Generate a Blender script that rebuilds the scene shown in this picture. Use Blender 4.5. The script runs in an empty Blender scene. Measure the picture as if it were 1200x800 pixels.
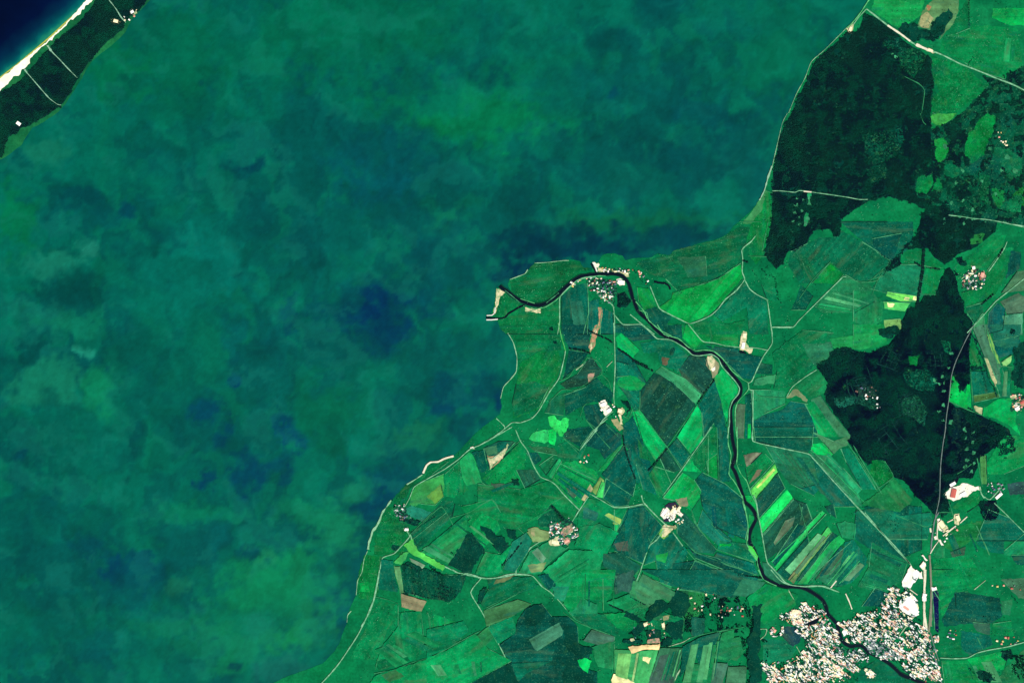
import bpy, math, random
import numpy as np
from mathutils import Vector, Matrix
from mathutils.geometry import delaunay_2d_cdt, tessellate_polygon

# ------------------------------------------------------------------ camera
S = 10.0                              # metres on the ground per pixel of the 1200 x 800 photograph
scene = bpy.context.scene
COL = scene.collection
cam_data = bpy.data.cameras.new('camera')
cam = bpy.data.objects.new('camera', cam_data)
COL.objects.link(cam)
cam.location = (0, 0, 30000)
cam.rotation_euler = (0, 0, 0)
cam_data.sensor_width = 36
cam_data.lens = 36 * 30000 / (1200 * S)
cam_data.clip_start = 100
cam_data.clip_end = 900000
scene.camera = cam

# ------------------------------------------------------------------ world, sun, exposure
SUN_EL, SUN_AZ = math.radians(48), math.radians(152)     # azimuth clockwise from north
world = bpy.data.worlds.new('World')
scene.world = world
world.use_nodes = True
wn = world.node_tree
wn.nodes.clear()
sky = wn.nodes.new('ShaderNodeTexSky')
sky.sky_type = 'NISHITA'
sky.sun_disc = False
sky.sun_elevation = SUN_EL
sky.sun_rotation = SUN_AZ
bg = wn.nodes.new('ShaderNodeBackground')
bg.inputs['Strength'].default_value = 0.05
wo = wn.nodes.new('ShaderNodeOutputWorld')
wn.links.new(sky.outputs[0], bg.inputs[0])
wn.links.new(bg.outputs[0], wo.inputs[0])
sun_data = bpy.data.lights.new('sun', 'SUN')
sun_data.energy = 4.5
sun_data.angle = math.radians(0.5)
sun_data.color = (1.0, 0.965, 0.91)
sun = bpy.data.objects.new('sun', sun_data)
COL.objects.link(sun)
d = Vector((math.sin(SUN_AZ) * math.cos(SUN_EL), math.cos(SUN_AZ) * math.cos(SUN_EL), math.sin(SUN_EL)))
sun.rotation_euler = d.to_track_quat('Z', 'Y').to_euler()
scene.view_settings.view_transform = 'Standard'
scene.view_settings.look = 'None'
scene.view_settings.gamma = 1
scene.view_settings.use_curve_mapping = False
scene.view_settings.exposure = 1.0
scene.cycles.max_bounces = 4
K = np.array([2.30, 2.30, 2.45])       # how bright (linear) a white matt surface lying flat comes out

rng = np.random.default_rng(7)
random.seed(7)

# ------------------------------------------------------------------ helpers
def lin(rgb):
    c = np.asarray(rgb, float) / 255.0
    l = np.where(c <= 0.04045, c / 12.92, ((c + 0.055) / 1.055) ** 2.4)
    return l
def alb(rgb):
    a = np.minimum(lin(rgb) / K, 0.82)
    return a
def W(p):
    return ((p[0] - 600.0) * S, (400.0 - p[1]) * S)

WIN = dict(A=(560,260), B=(700,260), C=(860,260), D=(1000,260), E=(560,380), G=(720,380), H=(860,380), I=(1000,380),
           J=(400,500), K=(560,500), L=(720,500), M=(860,500), N=(1000,500), O=(360,600), P=(340,667), Q=(500,667),
           R=(660,667), S=(840,667), T=(1000,667), U=(1000,0), V=(860,0), W=(860,133), X=(1000,133), Z=(0,0),
           E2=(630,420), J2=(440,580), K2=(560,580), L2=(720,580), M2=(880,580), N2=(1000,600))
def pts_of(tok):
    """'A' + zoomed pixel pairs -> photo pixels ('-' = photo pixels already)"""
    w = tok[0]
    out = []
    for t in tok[1:]:
        x, y = t.split(',')
        x, y = float(x), float(y)
        if w == '-':
            out.append((x, y))
        else:
            ox, oy = WIN[w]
            out.append((ox + x / 6.0, oy + y / 6.0))
    return out

def _hash(ix, iy, seed):
    h = (ix.astype(np.int64) * 374761393 + iy.astype(np.int64) * 668265263 + seed * 2246822519) & 0xffffffff
    h = ((h ^ (h >> 13)) * 1274126177) & 0xffffffff
    h = (h ^ (h >> 16)) & 0xffffffff
    return h / 4294967295.0
def vnoise(x, y, seed=0):
    x = np.asarray(x, float); y = np.asarray(y, float)
    ix = np.floor(x); iy = np.floor(y)
    fx = x - ix; fy = y - iy
    fx = fx * fx * (3 - 2 * fx); fy = fy * fy * (3 - 2 * fy)
    a = _hash(ix, iy, seed); b = _hash(ix + 1, iy, seed)
    c = _hash(ix, iy + 1, seed); e = _hash(ix + 1, iy + 1, seed)
    return (a * (1 - fx) + b * fx) * (1 - fy) + (c * (1 - fx) + e * fx) * fy
def fbm(x, y, seed=0, octaves=4):
    s = 0; a = 1; t = 0
    for o in range(octaves):
        s = s + a * vnoise(np.asarray(x) * 2 ** o, np.asarray(y) * 2 ** o, seed + o * 17)
        t += a; a *= 0.55
    return s / t

def inside(poly, x, y):
    px = np.array([p[0] for p in poly]); py = np.array([p[1] for p in poly])
    r = np.zeros(np.shape(x), bool)
    n = len(px)
    for i in range(n):
        j = (i - 1) % n
        if py[i] == py[j]:
            continue
        c = ((py[i] > y) != (py[j] > y)) & (x < (px[j] - px[i]) * (y - py[i]) / (py[j] - py[i]) + px[i])
        r ^= c
    return r

def new_mesh(name, verts, faces, mats=(), mat_idx=None, smooth=False):
    me = bpy.data.meshes.new(name)
    me.from_pydata([tuple(v) for v in verts], [], [tuple(f) for f in faces])
    for m in mats:
        me.materials.append(m)
    if mat_idx is not None:
        me.polygons.foreach_set('material_index', mat_idx)
    if smooth:
        me.polygons.foreach_set('use_smooth', [True] * len(me.polygons))
    me.update()
    return me
def link(name, me, kind=None, label=None, cat=None, group=None, parent=None, loc=None):
    o = bpy.data.objects.new(name, me)
    COL.objects.link(o)
    if kind: o['kind'] = kind
    if label: o['label'] = label
    if cat: o['category'] = cat
    if group: o['group'] = group
    if parent: o.parent = parent
    if loc: o.location = loc
    return o

# ------------------------------------------------------------------ materials (all procedural)
def mat_new(name, rough=0.9, spec=0.1):
    m = bpy.data.materials.new(name)
    m.use_nodes = True
    nt = m.node_tree
    b = nt.nodes['Principled BSDF']
    b.inputs['Roughness'].default_value = rough
    b.inputs['Specular IOR Level'].default_value = spec
    return m, nt, b
def coords(nt):
    g = nt.nodes.new('ShaderNodeNewGeometry')
    return g.outputs['Position']
def noise(nt, vec, scale_m, detail=3, rough=0.55):
    n = nt.nodes.new('ShaderNodeTexNoise')
    n.inputs['Scale'].default_value = 1.0 / scale_m
    n.inputs['Detail'].default_value = detail
    n.inputs['Roughness'].default_value = rough
    nt.links.new(vec, n.inputs['Vector'])
    return n
def mrange(nt, v, a, b, c, e):
    n = nt.nodes.new('ShaderNodeMapRange')
    n.inputs[1].default_value = a; n.inputs[2].default_value = b
    n.inputs[3].default_value = c; n.inputs[4].default_value = e
    nt.links.new(v, n.inputs[0])
    return n.outputs[0]
def vmul(nt, col, fac):
    n = nt.nodes.new('ShaderNodeVectorMath'); n.operation = 'SCALE'
    nt.links.new(col, n.inputs[0]); nt.links.new(fac, n.inputs['Scale'])
    return n.outputs[0]
def mix(nt, fac, a, b):
    n = nt.nodes.new('ShaderNodeMix'); n.data_type = 'RGBA'
    for s, v in ((n.inputs[0], fac), (n.inputs[6], a), (n.inputs[7], b)):
        if hasattr(v, 'links') or hasattr(v, 'is_output'):
            nt.links.new(v, s)
        elif isinstance(v, (int, float)):
            s.default_value = v
        else:
            s.default_value = (*v, 1)
    return n.outputs[2]
def math_node(nt, op, a, b=None):
    n = nt.nodes.new('ShaderNodeMath'); n.operation = op
    for s, v in ((n.inputs[0], a), (n.inputs[1], b)):
        if v is None: continue
        if isinstance(v, (int, float)): s.default_value = v
        else: nt.links.new(v, s)
    return n.outputs[0]

def make_field_mat(name='crop_and_grass', stripes=True, mott=1.0):
    m, nt, b = mat_new(name, 0.95, 0.03)
    P = coords(nt)
    oi = nt.nodes.new('ShaderNodeObjectInfo')
    off = nt.nodes.new('ShaderNodeVectorMath'); off.operation = 'ADD'
    comb = nt.nodes.new('ShaderNodeCombineXYZ')
    nt.links.new(math_node(nt, 'MULTIPLY', oi.outputs['Random'], 9000.0), comb.inputs[0])
    nt.links.new(P, off.inputs[0]); nt.links.new(comb.outputs[0], off.inputs[1])
    n1 = noise(nt, off.outputs[0], 210, 4, 0.6)
    n2 = noise(nt, off.outputs[0], 42, 3, 0.6)
    f = math_node(nt, 'MULTIPLY', mrange(nt, n1.outputs[0], 0.3, 0.7, 1 - 0.26 * mott, 1 + 0.26 * mott),
                  mrange(nt, n2.outputs[0], 0.3, 0.7, 1 - 0.20 * mott, 1 + 0.20 * mott))
    # wet and dry ground runs on across the field edges
    g1 = noise(nt, P, 230, 4, 0.62); g2 = noise(nt, P, 720, 3, 0.6)
    f = math_node(nt, 'MULTIPLY', f, math_node(nt, 'MULTIPLY', mrange(nt, g1.outputs[0], 0.28, 0.72, 0.70, 1.30), mrange(nt, g2.outputs[0], 0.3, 0.7, 0.86, 1.14)))
    if stripes:
        at = nt.nodes.new('ShaderNodeAttribute'); at.attribute_type = 'OBJECT'; at.attribute_name = 'row_angle'
        rot = nt.nodes.new('ShaderNodeVectorRotate'); rot.rotation_type = 'Z_AXIS'
        nt.links.new(P, rot.inputs['Vector']); nt.links.new(at.outputs['Fac'], rot.inputs['Angle'])
        mp = nt.nodes.new('ShaderNodeMapping'); mp.inputs['Scale'].default_value = (0.06, 1, 1)
        nt.links.new(rot.outputs[0], mp.inputs[0])
        n3 = noise(nt, mp.outputs[0], 48, 2, 0.6)
        f = math_node(nt, 'MULTIPLY', f, mrange(nt, n3.outputs[0], 0.3, 0.7, 0.86, 1.14))
        # long narrow parcels side by side, each a little lighter or darker than the next
        rs = nt.nodes.new('ShaderNodeAttribute'); rs.attribute_type = 'OBJECT'; rs.attribute_name = 'row_strength'
        sep = nt.nodes.new('ShaderNodeSeparateXYZ'); nt.links.new(rot.outputs[0], sep.inputs[0])
        wob = noise(nt, P, 160, 2, 0.5)
        for wdt, amp in ((95.0, .17), (31.0, .12)):
            q = math_node(nt, 'FLOOR', math_node(nt, 'DIVIDE', math_node(nt, 'ADD', sep.outputs[1], math_node(nt, 'MULTIPLY', wob.outputs[0], 14.0)), wdt))
            q = math_node(nt, 'ADD', q, math_node(nt, 'MULTIPLY', oi.outputs['Random'], 997.0))
            w_ = nt.nodes.new('ShaderNodeTexWhiteNoise'); w_.noise_dimensions = '1D'
            nt.links.new(q, w_.inputs['W'])
            v_ = math_node(nt, 'MULTIPLY', math_node(nt, 'SUBTRACT', w_.outputs['Value'], .5), math_node(nt, 'MULTIPLY', rs.outputs['Fac'], amp * 2))
            f = math_node(nt, 'MULTIPLY', f, math_node(nt, 'ADD', v_, 1.0))
    c = vmul(nt, oi.outputs['Color'], f)
    # drier, yellower grass in some spots, wetter and bluer in others
    n4 = noise(nt, off.outputs[0], 120, 4, 0.65)
    c1 = mix(nt, mrange(nt, n4.outputs[0], 0.56, 0.75, 0, 0.30 * mott), c, alb((70, 140, 70)))
    n5 = noise(nt, P, 330, 3, 0.6)
    c2 = mix(nt, mrange(nt, n5.outputs[0], 0.54, 0.74, 0, 0.35 * mott), c1, alb((0, 84, 82)))
    # drier brownish streaks along the rows
    if stripes:
        mp2 = nt.nodes.new('ShaderNodeMapping'); mp2.inputs['Scale'].default_value = (0.22, 1, 1); mp2.inputs['Location'].default_value = (731, 377, 0)
        nt.links.new(rot.outputs[0], mp2.inputs[0])
        n8 = noise(nt, mp2.outputs[0], 110, 4, 0.65)
        c2 = mix(nt, mrange(nt, n8.outputs[0], 0.55, 0.72, 0, 0.42 * mott), c2, alb((88, 118, 84)))
        n9 = noise(nt, mp2.outputs[0], 85, 4, 0.65); 
        n9.inputs['Scale'].default_value = 1 / 77.0
        c2 = mix(nt, mrange(nt, n9.outputs[0], 0.42, 0.28, 0, 0.5 * mott), c2, alb((16, 112, 98)))
    # bushes, molehills and bare spots: small light and dark specks
    n6 = noise(nt, P, 17, 3, 0.7)
    c3 = mix(nt, mrange(nt, n6.outputs[0], 0.57, 0.72, 0, 0.5 * mott), c2, alb((88, 172, 128)))
    n7 = noise(nt, off.outputs[0], 20, 3, 0.7)
    c4 = mix(nt, mrange(nt, n7.outputs[0], 0.60, 0.72, 0, 0.6 * mott), c3, alb((0, 66, 54)))
    nt.links.new(c4, b.inputs['Base Color'])
    return m
M_field = make_field_mat()
M_rough = make_field_mat('rough_ground', False, 1.5)

def plain_mat(name, rgb, var=0.15, scale=25, rough=0.9, spec=0.1, rgb2=None, amt=0.5):
    m, nt, b = mat_new(name, rough, spec)
    P = coords(nt)
    n = noise(nt, P, scale, 4, 0.6)
    rgbn = nt.nodes.new('ShaderNodeRGB'); rgbn.outputs[0].default_value = (*alb(rgb), 1)
    c = vmul(nt, rgbn.outputs[0], mrange(nt, n.outputs[0], 0.3, 0.7, 1 - var, 1 + var))
    if rgb2 is not None:
        n2 = noise(nt, P, scale * 2.3, 4, 0.6)
        c = mix(nt, mrange(nt, n2.outputs[0], 0.45, 0.6, 0, amt), c, alb(rgb2))
    nt.links.new(c, b.inputs['Base Color'])
    return m
def attr_mat(name, rough, spec, small=0.10, scale=60, bump=0):
    m, nt, b = mat_new(name, rough, spec)
    P = coords(nt)
    at = nt.nodes.new('ShaderNodeAttribute'); at.attribute_name = 'ground_tint'
    n1 = noise(nt, P, scale, 4, 0.6)
    n2 = noise(nt, P, scale * 6, 4, 0.6)
    f = math_node(nt, 'MULTIPLY', mrange(nt, n1.outputs[0], 0.3, 0.7, 1 - small, 1 + small),
                  mrange(nt, n2.outputs[0], 0.3, 0.7, 1 - small, 1 + small))
    nt.links.new(vmul(nt, at.outputs['Color'], f), b.inputs['Base Color'])
    if bump:
        bn = nt.nodes.new('ShaderNodeBump'); bn.inputs['Strength'].default_value = 0.12; bn.inputs['Distance'].default_value = 0.3
        nb = noise(nt, P, 9, 3, 0.6)
        nt.links.new(nb.outputs[0], bn.inputs['Height']); nt.links.new(bn.outputs[0], b.inputs['Normal'])
    return m
M_water = attr_mat('turbid_lagoon_water', 0.3, 0.06, 0.05, 60, 1)
M_land = attr_mat('grassland', 0.95, 0.03, 0.22, 30)
M_foliage = None

# ------------------------------------------------------------------ outlines (photo pixels)
coast = pts_of("""- 1120,-800 1060,-120 1030,-25 1018,0 1013,10 1005,20 992,33 967,58 951,72 943,92 933,110 924,132 918,143 914,158 910,173 907,186 904,195
900,208 896,222 893,230 889,236 883,244 877,250 868,258 860,265 852,275 838,281 820,285 800,292 794,292 788,295 785,299 777,298 770,297
763,302 748,302 740,303 733,305 730,300 720,297 710,297 705,300 702,305 701,308 697,308 694,313 693,318 688,316 682,312 680,306 670,304 660,305 642,307 627,308
622,315 615,321 605,325 597,327 595,333 597,338 600,344 594,341 590,338 582,336 581,345 580,353 578,361 575,369 571,370 571,375 583,376 585,382 587,386 591,388 595,390 602,403 604,410 606,418
606,427 605,435 602,440 598,444 594,448 590,453 588,460 587,467 588,476 586,485 577,492 566,500 557,508 548,517 540,526 532,534 526,535 520,537 513,541
503,542 498,547 497,551 496,555 486,561 477,567 471,572 467,577 462,582 458,587 455,591 451,598 446,605 441,613 437,621 435,627 433,633 431,644 427,652 426,660 425,667
419,678 418,688 417,697 412,708 408,718 407,729 403,737 400,746 397,755 389,766 378,777 365,782 348,788 336,792 322,799 280,815 150,860 -200,1000 -700,1500
1900,1500 1900,-800""".split())
spit = pts_of("""- 240,-120 205,-30 178,-3 172,5 163,14 155,22 151,30 148,37 139,46 130,54 118,63 108,72 101,82 96,92 87,106 78,120 71,129 62,136 50,144
38,150 31,160 25,170 15,178 5,185 -20,196 -120,260 -500,520 -640,460 -400,300 -160,170 -30,110 0,92 10,85 20,76 28,70 40,60 53,50 62,42 72,33 84,20 92,11 100,2 104,-2 150,-60 200,-130""".split())
beach = pts_of("""- -640,460 -400,300 -160,170 -30,110 0,92 10,85 20,76 28,70 40,60 53,50 62,42 72,33 84,20 92,11 100,2 104,-2 150,-60 200,-130
216,-122 165,-55 118,-8 111,0 107,6 101,9 100,13 96,14 95,18 91,20 87,25 84,25 80,30 73,37 70,40 65,43 63,49 58,50 56,53 50,57 44,63 37,70 36,75 32,80 30,82
27,83 25,88 23,90 17,92 12,98 7,103 0,109 -28,126 -155,188 -395,320 -630,480""".split())
river = pts_of("""- 586,335 589,338 594,341 600,346 606,350 612,353 619,356 627,357.5 633,357.5 638,356 646,352 653,346 660,339 667,333 673,328 680,324 686,323 693,322
701,321.5 710,321 715,320.5 720,321 726,322 730,324 734,328 737,333 739,340 741,348 744,355.5 747,363 752,369 758,374 763,379 767,384 773,390 780,394 787,397 794,400 800,403
805,407 810,412 814,414.5 818,415 825,413.5 833,413 838,416 843,420 848,426 853,433 858,439 863,445 867,450 868,455 868,459 867,463 863,468 858,473 856,480 856,487
857,500 858,513 860,523 862,532 860,540 858,547 861,552 863,557 865,563 867,570 870,579 873,588 878,592 883,598 885,602 886,608 883,614 880,620 878,627 878,633
881,640 884,645 886,650 888,655 889,661 892,667 894,672 897,677 903,681 910,684 915,686 920,687 930,687 940,688 949,692 957,697 961,700 965,704 968,711 970,719 975,724 980,730 982,735 983,740
985,745 987,750 991,754 997,757 1003,756 1009,756 1014,760 1018,764 1025,767 1034,772 1042,777 1049,783 1055,789 1061,792 1067,794 1074,797 1080,799 1110,812 1180,850""".split())

CLEARINGS = """
U 0,118,62 0.5 552,390 700,435 822,492 870,552 960,600 870,690 750,762 690,840 600,900 546,900 540,720 600,642 552,522
X 60,170,75 0 545,20 590,0 640,0 720,0 690,40 620,90 570,80 540,60
X 10,140,60 0 570,180 630,170 680,250 640,320 600,350 580,320
X 0,130,60 0 870,60 940,0 1000,20 990,120 950,190 920,290 840,355 790,300 780,240 810,140 850,110
X 0,120,60 0 450,440 550,430 560,500 520,570 440,560
X 0,115,60 0 590,440 640,530 545,550
X 10,120,60 0 970,520 1060,540 1060,600 1030,690 980,600
X 20,125,55 0 1080,620 1170,520 1200,510 1200,650 1100,690
X 0,80,62 0 930,360 1010,350 1080,480 970,520 930,440
X 0,85,60 0 1060,70 1130,150 1110,250 1010,200 1010,90
W 30,150,95 0 515,560 545,560 548,650 520,655
W 20,140,85 0 500,690 525,700 515,800 490,800 490,740
X 6,104,66 0 1000,240 1100,250 1190,330 1190,420 1100,480 1060,380 960,350
X 6,108,66 0 1090,600 1190,560 1190,700 1000,690
X 0,96,62 0 640,350 720,360 760,400 720,460 640,450
X 4,100,62 0 880,430 960,440 940,640 900,620
X 0,70,52 0 60,150 340,90 370,190 280,330 130,360 80,260
X 0,66,50 0 90,380 220,360 240,450 120,500
U 0,84,56 0 200,300 330,260 330,330 240,350
U 0,75,50 0 320,330 470,350 520,400 440,560 340,500 310,400
I 0,110,50 0 385,225 465,215 450,290 400,290
I 0,90,60 0 610,110 690,120 700,220 640,200
N 0,112,52 0 130,230 210,230 280,340 190,420 110,330
H 0,75,50 0 760,440 820,380 830,430 780,470
H 40,72,66 0 850,440 960,420 1010,470 1010,540 960,500 880,510
H 15,85,70 0 700,520 840,500 960,510 1040,560 1000,610 880,560 720,590
I 0,82,62 0 340,330 520,310 600,400 560,480 440,460 370,420
I 15,85,62 0 340,530 450,480 520,600 500,720 420,660 350,640
"""
def ring(x, y, r):
    return [(x + r * math.cos(t) * random.uniform(.8, 1.2), y + r * math.sin(t) * random.uniform(.8, 1.2)) for t in np.arange(8) * math.pi / 4]
GLADES = [(934,233,2.0),(941,235,2.0),(933,241,2.2),(940,247,2.2),(932,249,2.2),(938,254,2.2),(929,260,2.2),(937,263,2.4),(948,232,2),(948,238,2),(946,256,2.3),(944,262,2.3),(929,271,2.2),
 (1132,504,2.0),(1140,507,2.2),(1132,513,2.2),(1140,518,2.4),(1133,526,2.0),(1141,531,2.6),(1133,538,2.2),(1142,543,2.0),(1131,546,2.0),(1139,552,2.6),(1101,450,2.4),(1105,441,2.6),(1107,448,2.2),(1111,431,2.4),(1106,458,2.4),(1095,446,2.6),(1115,414,2.4),
 (1107,257,2),(1116,253,2),(1125,254,2),(1133,256,2),(1141,257,2),(1155,259,2),(1107,262,1.8),(1130,262,2.6),(1121,467,2.4),(1106,475,2.2),(1101,482,2.2),(1104,492,2),(1115,495,3),(1130,502,2.4),
 (1046,63,2.0),(1050,67,1.8),(1160,175,3),(1180,185,3),(1167,228,2),(1190,200,3),(1150,212,2.4),(1175,200,2.4),(1120,215,2.2),(1128,235,2.2),(1115,238,2),(1140,245,2.4),(1108,172,2.6),(1120,160,2.4),(1128,200,2.2)]
FOREST = """
- pine_wood 1013,16 1022,19 1040,28 1050,37 1057,46 1068,54 1082,62 1092,70 1093,100 1091,120 1093,135 1100,150 1115,142 1130,130 1150,112 1160,98 1150,90 1163,92 1175,90 1185,83 1200,78 1290,50 1290,285 1200,265 1168,260 1167,270 1162,275 1150,285 1138,293 1123,297 1112,307 1107,310 1093,300 1087,290 1082,292 1073,291 1058,293 1055,303 1035,320 1038,318 1050,302 1057,293 1072,278 1077,265 1080,250 1088,246 1070,238 1040,230 1017,236 1004,244 986,257 984,276 978,278 972,268 953,270 947,283 940,290 923,295 918,308 910,315 903,308 896,300 898,285 902,270 904,260 905,224 906,200 910,180 914,158 922,143 928,132 937,110 947,92 954,73 970,58 996,36 1005,38 1010,26
- pine_wood 1113,313 1120,323 1122,340 1128,353 1130,367 1140,377 1138,393 1135,413 1137,430 1137,448 1132,452 1127,462 1122,450 1117,440 1114,470 1120,477 1138,480 1150,487 1167,495 1183,503 1190,525 1180,540 1165,525 1150,535 1140,560 1120,560 1107,576 1112,590 1107,603 1093,602 1087,593 1072,580 1060,563 1055,562 1045,557 1033,538 1017,545 993,517 997,512 993,503 977,483 967,467 967,457 970,448 962,437 957,428 960,427 973,418 977,410 990,407 1010,412 1020,413 1040,405 1047,396 1055,387 1058,375 1063,362 1073,360 1083,347 1095,347 1098,342 1102,327 1110,315
- copse 1053,35 1058,29 1063,27 1073,28 1077,35 1084,36 1090,35 1093,25 1103,17 1113,10 1118,17 1113,26 1108,33 1102,42 1095,48 1083,45 1072,50 1062,46 1056,42
- copse 1187,410 1200,400 1240,400 1240,457 1200,457 1190,452 1184,440 1190,425
- copse 1055,388 1045,396 1030,392 1028,385 1040,384 1048,380
- spit_wood 111,2 130,-20 190,-60 172,2 166,8 150,20 145,32 135,42 125,50 114,60 105,72 98,82 92,92 84,105 75,120 70,125 65,128 55,136 45,141 35,147 25,150 18,156 10,160 6,170 2,184 -60,200 -300,340 -390,320 -150,190 -28,128 0,111 10,103 27,92 38,78 52,62 70,44 90,28 104,14
R copse 600,270 640,220 700,205 740,240 770,190 810,140 880,180 890,260 850,330 780,330 750,260 700,300 650,330 600,370 580,340
R copse 730,370 840,350 840,480 770,490 720,430
R copse 580,430 680,420 690,490 590,490
R copse 690,490 770,480 760,540 690,535
R copse 420,490 550,490 550,525 420,515
R copse 440,295 520,320 550,350 530,370 430,325
R copse 480,430 520,380 560,360 590,370 550,440 500,480
S copse 250,250 320,250 300,400 310,500 290,600 320,700 310,790 240,800 220,650 215,500 260,400
J2 copse 735,215 820,240 850,290 890,280 940,360 890,410 840,370 770,270
J2 copse 920,245 980,240 990,300 940,300
J2 copse 640,280 680,270 770,385 700,480 670,540 620,540 560,500 510,490 590,370
J2 copse 120,350 160,360 150,390 115,385
J2 copse 240,160 320,185 280,220 240,200 150,150 160,130
J2 copse 750,650 780,640 770,690 730,770 720,740
A reed_bed 980,505 1030,495 1075,555 1040,600 985,595
N copse 880,530 940,510 1000,520 1020,580 1000,650 930,660 900,600
T copse 860,730 900,700 970,740 1000,770 960,795 890,775
T copse 1040,570 1110,570 1120,620 1060,640
D copse 230,330 330,260 340,290 240,350
D copse 720,250 760,250 800,300 760,310
I copse 820,290 905,295 905,320 825,325
I copse 830,70 850,90 1020,520 1005,500
K copse 240,370 290,370 290,410 250,415
E copse 500,20 525,15 525,45 505,40
E copse 535,115 555,115 555,140 537,140
Q copse 700,270 760,240 840,280 830,350 740,400 680,370
Q copse 320,800 590,650 640,790 640,800
Q copse 960,400 1050,400 1060,520 1180,560 1100,620 980,560
Q copse 980,620 1050,640 1090,710 1180,740 1180,800 950,800
N copse 600,530 680,540 670,600 640,630 590,620
X copse 1100,0 1170,20 1190,60 1150,90
X copse 620,70 760,70 770,180 700,220 660,160
E copse 1010,540 1060,545 1075,590 1040,640 1060,590
D copse 700,330 740,370 720,380
D copse 1110,750 1135,760 1120,790 1100,780
N copse 690,340 760,330 700,390 640,440 640,400
"""
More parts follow.
